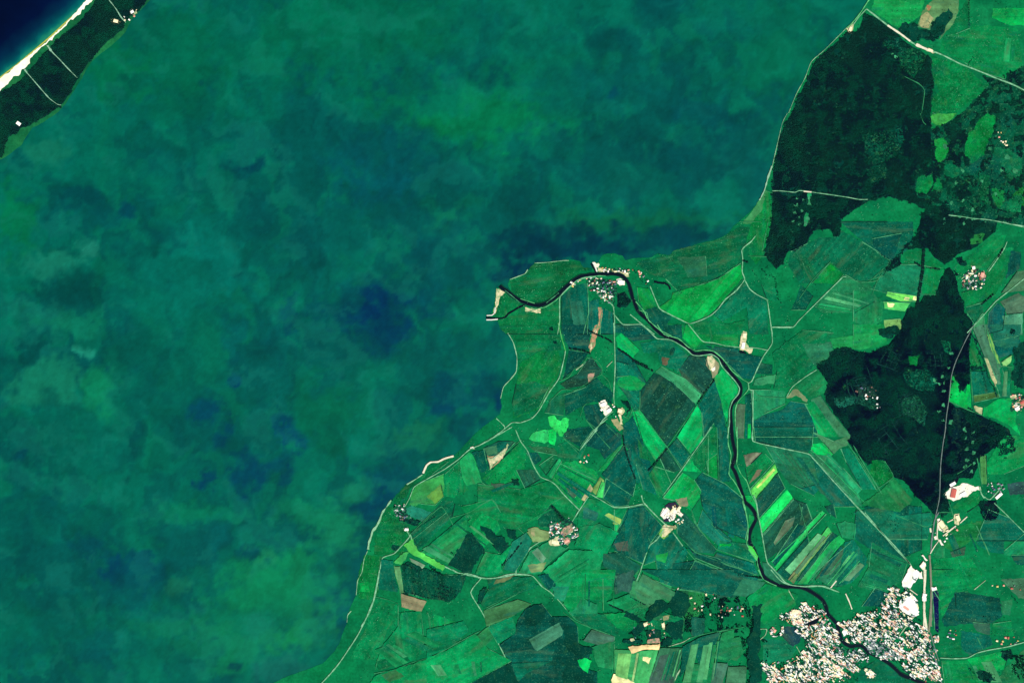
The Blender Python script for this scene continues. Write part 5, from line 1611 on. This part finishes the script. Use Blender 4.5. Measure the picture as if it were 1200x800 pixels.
# ------------------------------------------------------------------ trees one can tell apart: hedgerows
def tree_meshes(seed):
    r = np.random.default_rng(seed)
    # trunk with limbs
    vs = []; fs = []
    def limb(a, b, ra, rb, n=5):
        a = Vector(a); b = Vector(b); d_ = (b - a).normalized()
        u = d_.orthogonal().normalized(); w = d_.cross(u)
        k0 = len(vs)
        for c, r_ in ((a, ra), (b, rb)):
            for i in range(n):
                t = i * 2 * math.pi / n
                vs.append(c + (u * math.cos(t) + w * math.sin(t)) * r_)
        for i in range(n):
            j = (i + 1) % n
            fs.append((k0 + i, k0 + j, k0 + n + j, k0 + n + i))
    limb((0, 0, 0), (0, 0, .45), .05, .035); limb((0, 0, .45), (0, 0, .8), .035, .012)
    for i in range(4):
        t = i * 1.57 + r.uniform(-.4, .4)
        limb((0, 0, .35 + .08 * i), (.3 * math.cos(t), .3 * math.sin(t), .6 + .06 * i), .022, .007, 4)
    tm = new_mesh('trunk', vs, fs, [M_bark])
    # crown: overlapping leafy clumps of uneven facets
    v2 = []; f2 = []
    for i in range(11):
        if i == 0: c = Vector((0, 0, .78)); R = .34
        else:
            t = i * 2.4; ro = .34 * math.sqrt(i / 11) + .1
            c = Vector((ro * math.cos(t), ro * math.sin(t), .58 + r.uniform(-.1, .2))); R = r.uniform(.16, .24)
        k0 = len(v2)
        rings = [(-.7, .7), (0, 1.0), (.7, .7)]
        v2.append(c + Vector((0, 0, -R)))
        for (zz, rr) in rings:
            for q in range(6):
                t2 = q * math.pi / 3 + zz
                k_ = r.uniform(.75, 1.2)
                v2.append(c + Vector((math.cos(t2) * rr * R * k_, math.sin(t2) * rr * R * k_, zz * R)))
        v2.append(c + Vector((0, 0, R)))
        for q in range(6):
            w = (q + 1) % 6
            f2.append((k0, k0 + 1 + w, k0 + 1 + q))
            for g in (0, 1):
                f2.append((k0 + 1 + 6 * g + q, k0 + 1 + 6 * g + w, k0 + 7 + 6 * g + w, k0 + 7 + 6 * g + q))
            f2.append((k0 + 13 + q, k0 + 13 + w, k0 + 19))
    cm = new_mesh('crown', v2, f2, [M_leaf])
    return tm, cm
M_bark = plain_mat('bark', (70, 62, 54), .2, 1)
M_leaf = plain_mat('hedgerow_leaves', (0, 48, 48), .3, 14)
tms = [tree_meshes(s) for s in range(3)]
HN = ["west end of the hedge across the straight farm road", "east end of the hedge across the straight farm road", "tree line below the brown soil patch",
      "broken hedge south of the brown soil strip", "hedge below the bright green rectangle", "hedge east of the bright green rectangle", "hedge reaching the pale green crop",
      "hedge beside the lagoon shore road fork", "tree lined lane north of the pale farmstead", "hedge north east of the farmstead",
      "left avenue row by the striped field", "right avenue row by the striped field", "hedge left of the avenue", "hedge right of the avenue",
      "hedge on the road to the right edge", "roadside hedge in the upper right fields", "hedge west of the black groves", "short hedge north of the black groves",
      "hedge running up from the green field village", "hedge by the curving ditch", "tree line along the levee by the river", "hedge at the olive field near the river",
      "curved hedge south of the pale farmstead", "hedge left of the brown strips", "hedge beside the airstrip like field", "hedge at the marsh edge", "hedge right of the marsh edge",
      "curved hedge in the middle meadow", "short hedge by the shore path fork", "scrub line at the lower right", "ditch side scrub at the lower right", "tree line in the forest hamlet", "trees above the white farmyard",
      "hedge at the upper right corner", "bushes at the road bend top right"]
hedges = [pts_of(l.split()) for l in HEDGES.strip().split('\n')]
scr = []; NT = 0
protos = {}
for hi, p in enumerate(hedges):
    ts = []
    for a, b in zip(p[:-1], p[1:]):
        L = math.hypot(b[0] - a[0], b[1] - a[1]); n = max(1, round(L / 2.0))
        for j in range(n):
            t_ = (j + random.uniform(.2, .8)) / n
            ts.append((a[0] + (b[0] - a[0]) * t_ + random.uniform(-.2, .2), a[1] + (b[1] - a[1]) * t_ + random.uniform(-.2, .2)))
            for _ in range(2):
                scr.append((ts[-1][0] + random.uniform(-1, 1), ts[-1][1] + random.uniform(-1, 1)))
    across = abs(p[-1][0] - p[0][0]) > abs(p[-1][1] - p[0][1])
    if NT + len(ts) > 300:
        continue
    ts.sort(key=lambda q: q[0] if across else q[1])
    for i, (x, y) in enumerate(ts):
        v = NT % 3; NT += 1
        lab = f"{nth(i)} dark tree from the {'left' if across else 'top'}, {HN[hi]}"
        if v not in protos:
            t = link('hedgerow_tree', tms[v][0], None, lab, 'tree', 'trees in the ' + HN[hi])
            protos[v] = (t, link('crown', tms[v][1], parent=t))
        else:
            t = protos[v][0].copy(); COL.objects.link(t); c = protos[v][1].copy(); COL.objects.link(c); c.parent = t
            t['label'] = lab; t['group'] = 'trees in the ' + HN[hi]
        s_ = random.uniform(14, 22)
        wx_, wy_ = W((x, y))
        t.location = (wx_, wy_, 5.5); t.scale = (s_, s_, s_ * .7); t.rotation_euler.z = random.uniform(0, 6)
print('hedge trees', NT)
x = np.array([q[0] for q in scr]); y = np.array([q[1] for q in scr]); n = len(scr)
crowns('hedgerow_scrub', x, y, rng.uniform(4, 6, n), rng.uniform(5, 8, n), forest_tint(x, y, n), 6, 'low dark scrub filling the hedgerows between the fields')
# levee reeds, orchard rows and garden trees: too many to count
def scatter(name, polys, dens, rr, hh, tint, label, zb=9, seed=3, avoid=None):
    XX = []; YY = []
    for p in polys:
        xs = [q[0] for q in p]; ys = [q[1] for q in p]
        A = (max(xs) - min(xs)) * (max(ys) - min(ys)); n = int(A * dens)
        x = rng.uniform(min(xs), max(xs), n); y = rng.uniform(min(ys), max(ys), n)
        m = inside(p, x, y) & (fbm(x / 2.5, y / 2.5, seed, 2) > .47)
        XX.append(x[m]); YY.append(y[m])
    x = np.concatenate(XX); y = np.concatenate(YY); n = len(x)
    t = lin(tint)[None] / K * CR * rng.uniform(.6, 1.5, (n, 1))
    crowns(name, x, y, rng.uniform(*rr, n), rng.uniform(*hh, n), t, zb, label)
cl = [l.split() for l in CLUSTERS.strip().split('\n')]
scatter('garden_trees', [pts_of(l.split()) for l in TOWN], .30, (3, 6), (6, 12), (0, 58, 50), 'dark green garden trees between the town houses')
crowns('street_trees', *(lambda P_: (np.array([q[0] for q in P_]), np.array([q[1] for q in P_]), rng.uniform(3.5, 6.5, len(P_)), rng.uniform(6, 11, len(P_)), lin((0, 56, 44))[None] / K * rng.uniform(.6, 1.4, (len(P_), 1))))([(x_, y_) for x_, y_ in zip(rng.uniform(895, 1095, 9000), rng.uniform(700, 800, 9000)) if float(fbm(x_ / 7, y_ / 7, 77, 3)) > .57 and any(bool(inside(pts_of(l.split()), np.array([x_]), np.array([y_]))[0]) for l in TOWN[:2])]), 9, 'dark green groves and parks between the town blocks')
scatter('village_trees', [pts_of([t[0]] + t[5:]) for t in cl if t[0] in ('A', 'B', 'K2', 'D', 'N', 'R', 'I', 'J2', 'H', 'X', 'L2', 'E2')], .28, (3, 6), (6, 11), (0, 52, 48), 'dark trees among the village yards')
scatter('orchard_rows', [pts_of(l.split()) for l in ('J2 440,600 560,640 600,690 530,745 400,730', 'J2 200,470 330,510 470,560 440,620 380,700 200,680')], .25, (3.5, 6), (5, 9), (0, 34, 46), 'dark broken rows of bushes in the marshy field')
scatter('wet_scrub', [pts_of(l.split()) for l in ('Q 640,360 760,260 840,280 960,340 900,400 740,480 650,440', 'Q 510,530 620,480 640,560 560,620', 'M2 920,180 1020,120 1060,200 1000,280', 'T 850,320 1060,330 960,390', 'X 880,400 1190,380 1190,700 1000,690 640,600 760,440', 'N 740,0 1000,20 960,200 860,260 800,320 760,240', 'I 480,260 640,330 640,520 560,560 500,420')], .22, (3.5, 6), (4, 8), (0, 46, 48), 'dark scrub scattered over the wet ground')

xx = rng.uniform(420, 1205, 26000); yy = rng.uniform(-5, 805, 26000)
m_ = inside(coast, xx, yy) & (fbm(xx / 14, yy / 14, 201, 4) + .35 * (fbm(xx / 3, yy / 3, 202, 2) - .5) > .60)
for _, p_ in forests:
    m_ &= ~inside(p_, xx, yy)
xx, yy = xx[m_], yy[m_]; n = len(xx)
crowns('field_scrub', xx, yy, rng.uniform(2.5, 5.5, n), rng.uniform(3, 7, n), lin((0, 66, 52))[None] / K * rng.uniform(.6, 1.6, (n, 1)), 6.5, 'loose dark bushes scattered along ditches and meadow edges')
xx = rng.uniform(420, 1205, 26000); yy = rng.uniform(-5, 805, 26000)
m_ = inside(coast, xx, yy) & (fbm(xx / 11, yy / 11, 211, 4) + .35 * (fbm(xx / 3, yy / 3, 212, 2) - .5) > .61)
for _, p_ in forests:
    m_ &= ~inside(p_, xx, yy)
xx, yy = xx[m_], yy[m_]; n = len(xx)
crowns('willow_scrub', xx, yy, rng.uniform(2.5, 5.5, n), rng.uniform(2, 4, n), lin((100, 190, 140))[None] / K * rng.uniform(.5, 1.3, (n, 1)), 6.5, 'loose pale grey green willow bushes scattered over the meadows')
xx = []; yy = []
for ln in ('R 850,150 1000,170 1190,180 1200,330 1180,430 1000,440 850,440', 'S 0,180 200,190 340,120 340,330 300,420 200,460 0,420', 'R 480,180 620,230 600,400 460,480', 'S 150,400 360,430 360,660 300,800 160,800', 'T 1100,600 1200,600 1200,790 1120,760'):
    p_ = pts_of(ln.split()); xs = [q[0] for q in p_]; ys = [q[1] for q in p_]
    n_ = int((max(xs) - min(xs)) * (max(ys) - min(ys)) * 1.1)
    x = rng.uniform(min(xs), max(xs), n_); y = rng.uniform(min(ys), max(ys), n_)
    m_ = inside(p_, x, y) & (fbm(x / 6, y / 6, 401, 4) > .56)
    xx.append(x[m_]); yy.append(y[m_])
xx = np.concatenate(xx); yy = np.concatenate(yy); n = len(xx)
crowns('groves', xx, yy, rng.uniform(4, 7, n), rng.uniform(7, 12, n), lin((0, 44, 44))[None] / K * rng.uniform(.6, 1.4, (n, 1)), 6, 'broken near black groves between the farms on the edge of town')
# dark rows of bushes in the marshy field by the shore road
xx = []; yy = []
for ln in ('J2 430,628 500,640 565,672', 'J2 430,652 480,660 550,695', 'J2 420,680 470,686 535,716', 'J2 395,702 450,712 520,742', 'J2 190,690 260,690 330,706 380,726', 'J2 200,480 250,500 300,530', 'J2 380,500 420,530 470,560', 'J2 530,400 560,420 600,450', 'J2 620,440 660,460 690,440', 'J2 640,300 700,330 760,380'):
    p_ = pts_of(ln.split())
    for q0, q1 in zip(p_[:-1], p_[1:]):
        for k_ in range(int(math.hypot(q1[0] - q0[0], q1[1] - q0[1]) * 4)):
            t_ = random.random()
            if random.random() < .8:
                xx.append(q0[0] + (q1[0] - q0[0]) * t_ + random.gauss(0, .5)); yy.append(q0[1] + (q1[1] - q0[1]) * t_ + random.gauss(0, .8))
xx = np.array(xx); yy = np.array(yy); n = len(xx)
crowns('bush_rows', xx, yy, rng.uniform(4, 6.5, n), rng.uniform(5, 9, n), lin((0, 26, 38))[None] / K * rng.uniform(.6, 1.5, (n, 1)), 6, 'parallel dark rows of bushes in the marshy field by the shore road')
# ------------------------------------------------------------------ buildings
def house_mesh(name, walls, roof, hip=.0):
    """unit plan (1 x 1), height 1 at the ridge, eaves at .6; roof overhangs"""
    o = .5; v = [(-o, -o, 0), (o, -o, 0), (o, o, 0), (-o, o, 0), (-o, -o, .6), (o, -o, .6), (o, o, .6), (-o, o, .6)]
    f = [(0, 1, 5, 4), (1, 2, 6, 5), (2, 3, 7, 6), (3, 0, 4, 7)]; mi = [0] * 4
    # gable ends
    v += [(-.5 + hip, 0, .97), (.5 - hip, 0, .97)]
    f += [(4, 8, 7), (5, 6, 9)]; mi += [0, 0]
    w = .55
    v += [(-w, -w, .55), (w, -w, .55), (w, w, .55), (-w, w, .55), (-w + hip, 0, 1), (w - hip, 0, 1)]
    f += [(10, 11, 15, 14), (12, 13, 14, 15)]; mi += [1, 1]
    if hip:
        f += [(13, 10, 14), (11, 12, 15)]; mi += [1, 1]
    # chimney
    if name == 'house':
        k_ = len(v)
        for z in (.8, 1.12):
            v += [(.1, .04, z), (.18, .04, z), (.18, .12, z), (.1, .12, z)]
        f += [(k_, k_ + 1, k_ + 5, k_ + 4), (k_ + 1, k_ + 2, k_ + 6, k_ + 5), (k_ + 2, k_ + 3, k_ + 7, k_ + 6), (k_ + 3, k_, k_ + 4, k_ + 7), (k_ + 4, k_ + 5, k_ + 6, k_ + 7)]
        mi += [0] * 5
    return new_mesh(name, v, f, [walls, roof], mi)
M_wall = plain_mat('plastered_wall', (205, 200, 186), .12, 6)
ROOF = {'white': (290, 290, 285), 'cream': (275, 262, 215), 'pink': (262, 186, 166), 'red': (214, 108, 96), 'orange': (255, 190, 130), 'grey': (160, 166, 176), 'blue-grey': (104, 118, 150), 'brown': (130, 100, 90), 'yellow': (250, 225, 140)}
roofs = {k_: plain_mat(k_.replace('-', '_') + '_roofing', c_, .10, 9, .8, .2) for k_, c_ in ROOF.items()}
hm = {(k_, h): house_mesh('house', M_wall, roofs[k_], h) for k_ in ROOF for h in (0, .18)}
PAL = {'warm': 'white cream cream pink pink orange red white yellow grey'.split(), 'mixed': 'white cream white pink grey blue-grey red cream brown'.split(),
       'light': 'white white cream pink grey white'.split(), 'grey': 'grey blue-grey white white pink grey brown'.split(), 'cream': 'cream white cream yellow pink white'.split()}
taken = []
def free(x, y, r):
    for (a, b, q) in taken:
        if (a - x) ** 2 + (b - y) ** 2 < (q + r) ** 2: return False
    return True
def in_poly(p, n, r, tries=4000):
    xs = [q[0] for q in p]; ys = [q[1] for q in p]; out = []
    for _ in range(tries):
        if len(out) >= n: break
        x = random.uniform(min(xs), max(xs)); y = random.uniform(min(ys), max(ys))
        if inside(p, np.array([x]), np.array([y]))[0] and free(x, y, r):
            # keep the water clear
            if min((x - q[0]) ** 2 + (y - q[1]) ** 2 for q in river) < 9: continue
            taken.append((x, y, r)); out.append((x, y))
    return out
# large halls and barns, each with walls and a roof of its own
HALLS = """
N|703,466|10,5.6|-78|red|large hall with a bright red roof on the white yard by the wood
N|698,402|7,3.2|-30|white|white roofed hall across the black pond from the red roofed hall
N|770,470|7,3.0|-30|white|long white shed in the middle of the pale yard east of the red hall
N|1022,484|9,3|-42|white|long white shed beside the slanting road at the right edge
N|735,640|6,4|70|cream|cream barn above the crossing of white lanes
N|620,685|8,5|50|cream|broad cream shed west of the white lanes
A|1005,424|7,4|10|white|big white shed on the south bank at the river corner
G|912,78|5,3.5|-75|cream|cream barn at the top of the isolated yellow farmyard
G|905,150|7,3.2|-78|white|long white barn at the foot of the isolated yellow farmyard
E|880,562|5.5,3.4|-20|white|white barn at the left end of the farmyard where the straight road ends
E|922,602|5.5,3|-30|white|white barn nearest the end of the straight road
E|1000,606|5,4|10|cream|cream barn at the right side of the farmyard where the straight road ends
L|350,600|8,3|-55|white|long pale barn at the left of the farmstead below the dark yard
L|410,585|7,3|-55|cream|middle cream barn of the farmstead below the dark yard
L|450,575|6,2.8|-50|cream|right cream barn of the farmstead below the dark yard
K2|545,330|8,4|10|cream|large cream barn at the lower left of the green field village
K2|625,320|5,3|-30|pink|pinkish barn south of the green field village
N2|375,455|11,4.5|-60|white|longest white warehouse north of the town beside the railway
N2|490,370|6,3|-50|white|white warehouse touching the railway north of town
N2|472,444|5,2.6|80|white|narrow white shed between the warehouses and the railway
T|400,215|11,6|35|white|huge white hall at the centre of the industrial yard
T|370,270|7,4|35|pink|pink roofed hall at the lower left of the industrial yard
T|435,290|8,4|35|white|white hall at the lower right corner of the industrial yard
S|545,300|7,4.5|-20|cream|big cream block at the north west corner of town
S|900,440|5,4|-30|white|white block on the east bank facing the river bend
S|405,430|3.5,3|-60|pink|pink roofed building west of the blue grey lot
R|578,384|4,3|-30|cream|cream farm building in the upper black grove
R|703,390|4.5,3|80|cream|cream farm building between the black groves
I|1188,548|5,3|-30|red|red roofed hall at the right edge of the picture
I|1150,590|5,3|-30|white|white shed with its end to the right edge of the picture
Z|815,150|5,3.4|15|cream|pale cream building in the forest of the spit
Z|930,85|3.5,3|-30|white|white building at the lagoon side of the spit
-|22,145|5,3.4|35|white|white building at the foot of the spit forest
D|845,322|3,3|0|white|white roofed hall at the top of the village east of the dark wood
D|905,372|5,3.6|-70|pink|pinkish hall in the village east of the dark wood
V|818,205|5,2.6|-70|cream|cream building on the beach point by the forest
J|460,720|4,2.5|5|white|white house at the fork of the shore roads
U|540,352|5,2|22|cream|cream roadside building on the slanting white road
"""
M_wallh = plain_mat('hall_wall_panels', (225, 222, 210), .08, 8)
def hall(spec):
    w_, c_, s_, a_, col_, lab = spec.split('|')
    x, y = pts_of([w_, c_])[0]; L, B = map(float, s_.split(','))
    L *= S; B *= S; h = random.uniform(8, 12)
    v = [(-L / 2, -B / 2, 0), (L / 2, -B / 2, 0), (L / 2, B / 2, 0), (-L / 2, B / 2, 0), (-L / 2, -B / 2, h * .7), (L / 2, -B / 2, h * .7), (L / 2, B / 2, h * .7), (-L / 2, B / 2, h * .7), (-L / 2, 0, h * .98), (L / 2, 0, h * .98)]
    o = link('hall' if 'hall' in lab else 'barn' if 'barn' in lab else 'warehouse' if 'warehouse' in lab else 'shed' if 'shed' in lab else 'building',
             new_mesh('walls', v, [(0, 1, 5, 4), (1, 2, 6, 5), (2, 3, 7, 6), (3, 0, 4, 7), (4, 8, 7), (5, 6, 9)], [M_wallh]), None, lab)
    o['category'] = o.name.split('.')[0]
    e = 1.5
    rv = []; rf = []
    for sy in (-1, 1):
        k_ = len(rv)
        for z_ in (0, .4):
            rv += [(-L / 2 - e, sy * (B / 2 + e), h * .66 + z_), (L / 2 + e, sy * (B / 2 + e), h * .66 + z_), (L / 2 + e, 0, h + z_), (-L / 2 - e, 0, h + z_)]
        q = [(0, 1, 2, 3), (4, 5, 6, 7), (0, 1, 5, 4), (1, 2, 6, 5), (3, 0, 4, 7)]
        if sy > 0: q = [tuple(reversed(t)) for t in q]
        rf += [tuple(k_ + i for i in t) for t in q]
    link('roof', new_mesh('roof', rv, rf, [roofs[col_]]), parent=o)
    dv = [(L * .1, -B / 2 - .3, 0), (L * .1 + 6, -B / 2 - .3, 0), (L * .1 + 6, -B / 2 - .3, 5), (L * .1, -B / 2 - .3, 5), (L * .1, -B / 2 + .1, 0), (L * .1 + 6, -B / 2 + .1, 0), (L * .1 + 6, -B / 2 + .1, 5), (L * .1, -B / 2 + .1, 5)]
    link('door', new_mesh('door', dv, [(0, 1, 2, 3), (3, 2, 6, 7), (0, 3, 7, 4), (1, 5, 6, 2)], [roofs['brown']]), parent=o)
    wx_, wy_ = W((x, y)); o.location = (wx_, wy_, 7.5); o.rotation_euler.z = math.radians(-float(a_))
    taken.append((x, y, max(L, B) / S / 2 * .8))
for s_ in HALLS.strip().split('\n'):
    hall(s_)
proto = {}
NH = 0
extra = []
rows = []
for t in cl:
    p = pts_of([t[0]] + t[5:])
    n = int(t[1]); ang = float(t[2]); pal = PAL[t[3]]; nm_ = t[4].replace('_', ' ')
    n_own = max(3, int(n * .66))
    town = t[0] in ('S', 'T') and n > 8
    spots = in_poly(p, n_own, 1.35 if town else 1.2)
    rec = []
    for (x, y) in spots:
        L = random.uniform(20, 38) if town else random.uniform(17, 30)
        B = random.uniform(13, 19)
        rec.append([random.choice(pal), L > 28, x, y, L, B])
    # label: colour and length, counted from the left
    for key in {(r[0], r[1]) for r in rec}:
        g = sorted([r for r in rec if (r[0], r[1]) == key], key=lambda r: r[2])
        col_, lng = key
        ty = ('long ' if lng else 'short ') + col_ + ' house'
        for i, r in enumerate(g):
            lab = f"{nth(i)} {ty} from the left, {nm_}" if len(g) > 1 else f"the only {ty}, {nm_}"
            r.append(lab)
    for r in rec:
        col_, lng, x, y, L, B, lab = r
        key = (col_, random.choice((0, .18)))
        if key not in proto:
            o = link('house', hm[key]); proto[key] = o
        else:
            o = proto[key].copy(); COL.objects.link(o)
        wx_, wy_ = W((x, y))
        o.location = (wx_, wy_, 7.5); o.scale = (L, B, random.uniform(7, 11)); o.rotation_euler.z = math.radians(-(ang + random.choice((0, 90)) + random.uniform(-6, 6)))
        o['label'] = lab; o['category'] = 'house'; o['group'] = 'houses: ' + nm_
        NH += 1
    # the smaller rest of the town, past what can be told apart
    m_ = int(n * (2.2 if town else .7))
    for (x, y) in in_poly(p, m_, .85 if town else .8):
        extra.append((x, y, ang + random.choice((0, 90)) + random.uniform(-8, 8), random.uniform(10, 17), random.uniform(8, 12), random.choice(pal)))
print('houses', NH, 'extra', len(extra))
# joined small outbuildings
by = list(ROOF)
mats = [M_wall] + [roofs[k_] for k_ in by]
V = []; F = []; MI = []
for (x, y, a, L, B, col_) in extra:
    wx_, wy_ = W((x, y)); h = random.uniform(4, 8); c, s = math.cos(math.radians(-a)), math.sin(math.radians(-a)); k_ = len(V)
    loc = [(-.5, -.5, 0), (.5, -.5, 0), (.5, .5, 0), (-.5, .5, 0), (-.5, -.5, .6), (.5, -.5, .6), (.5, .5, .6), (-.5, .5, .6), (-.5, 0, 1), (.5, 0, 1)]
    for q in loc:
        X_, Y_ = q[0] * L, q[1] * B
        V.append((wx_ + X_ * c - Y_ * s, wy_ + X_ * s + Y_ * c, 7.5 + q[2] * h))
    for f_, m_ in (((0, 1, 5, 4), 0), ((1, 2, 6, 5), 0), ((2, 3, 7, 6), 0), ((3, 0, 4, 7), 0), ((4, 8, 7), 0), ((5, 6, 9), 0), ((4, 5, 9, 8), 1), ((6, 7, 8, 9), 1)):
        F.append(tuple(k_ + i for i in f_)); MI.append(0 if m_ == 0 else 1 + by.index(col_))
link('small_houses', new_mesh('small_houses', V, F, mats, MI), 'stuff', 'mass of small pale houses and sheds packed through the town and villages')

# ------------------------------------------------------------------ harbour piers
M_stone = plain_mat('pale_pier_stone', (250, 250, 245), .08, 8)
def pier(p, w, lab):
    P = pts_of(p.split())
    v = []; f = []
    for i, q in enumerate(P):
        a = np.array(P[max(i - 1, 0)]); b = np.array(P[min(i + 1, len(P) - 1)]); d_ = (b - a) / np.hypot(*(b - a)); n = np.array((-d_[1], d_[0])) * w / 2
        for s_ in (n, -n):
            for z in (-2, 9.6):
                v.append((*W(np.array(q) + s_), z))
        if i:
            k_ = 4 * i
            f += [(k_ - 3, k_ + 1, k_ + 3, k_ - 1), (k_ - 4, k_, k_ + 1, k_ - 3), (k_ - 2, k_ - 1, k_ + 3, k_ + 2)]
    k_ = len(v) - 4
    f += [(0, 1, 3, 2), (k_, k_ + 2, k_ + 3, k_ + 1)]
    me = new_mesh('pier', v, f, [M_stone])
    a, b, c = (Vector(v[i]) for i in f[0][:3])
    link('pier', me, None, lab, 'pier')
pier('A 60,688 95,688 140,684', 1.3, 'lower pale stone pier at the western canal mouth')
pier('A 62,658 100,656 118,640 122,600', 1.1, 'upper pale stone pier curving up to the sand triangle')
pier('A 808,284 818,300 828,322 838,350', 1.6, 'white pier beside the short harbour canal on the lagoon')
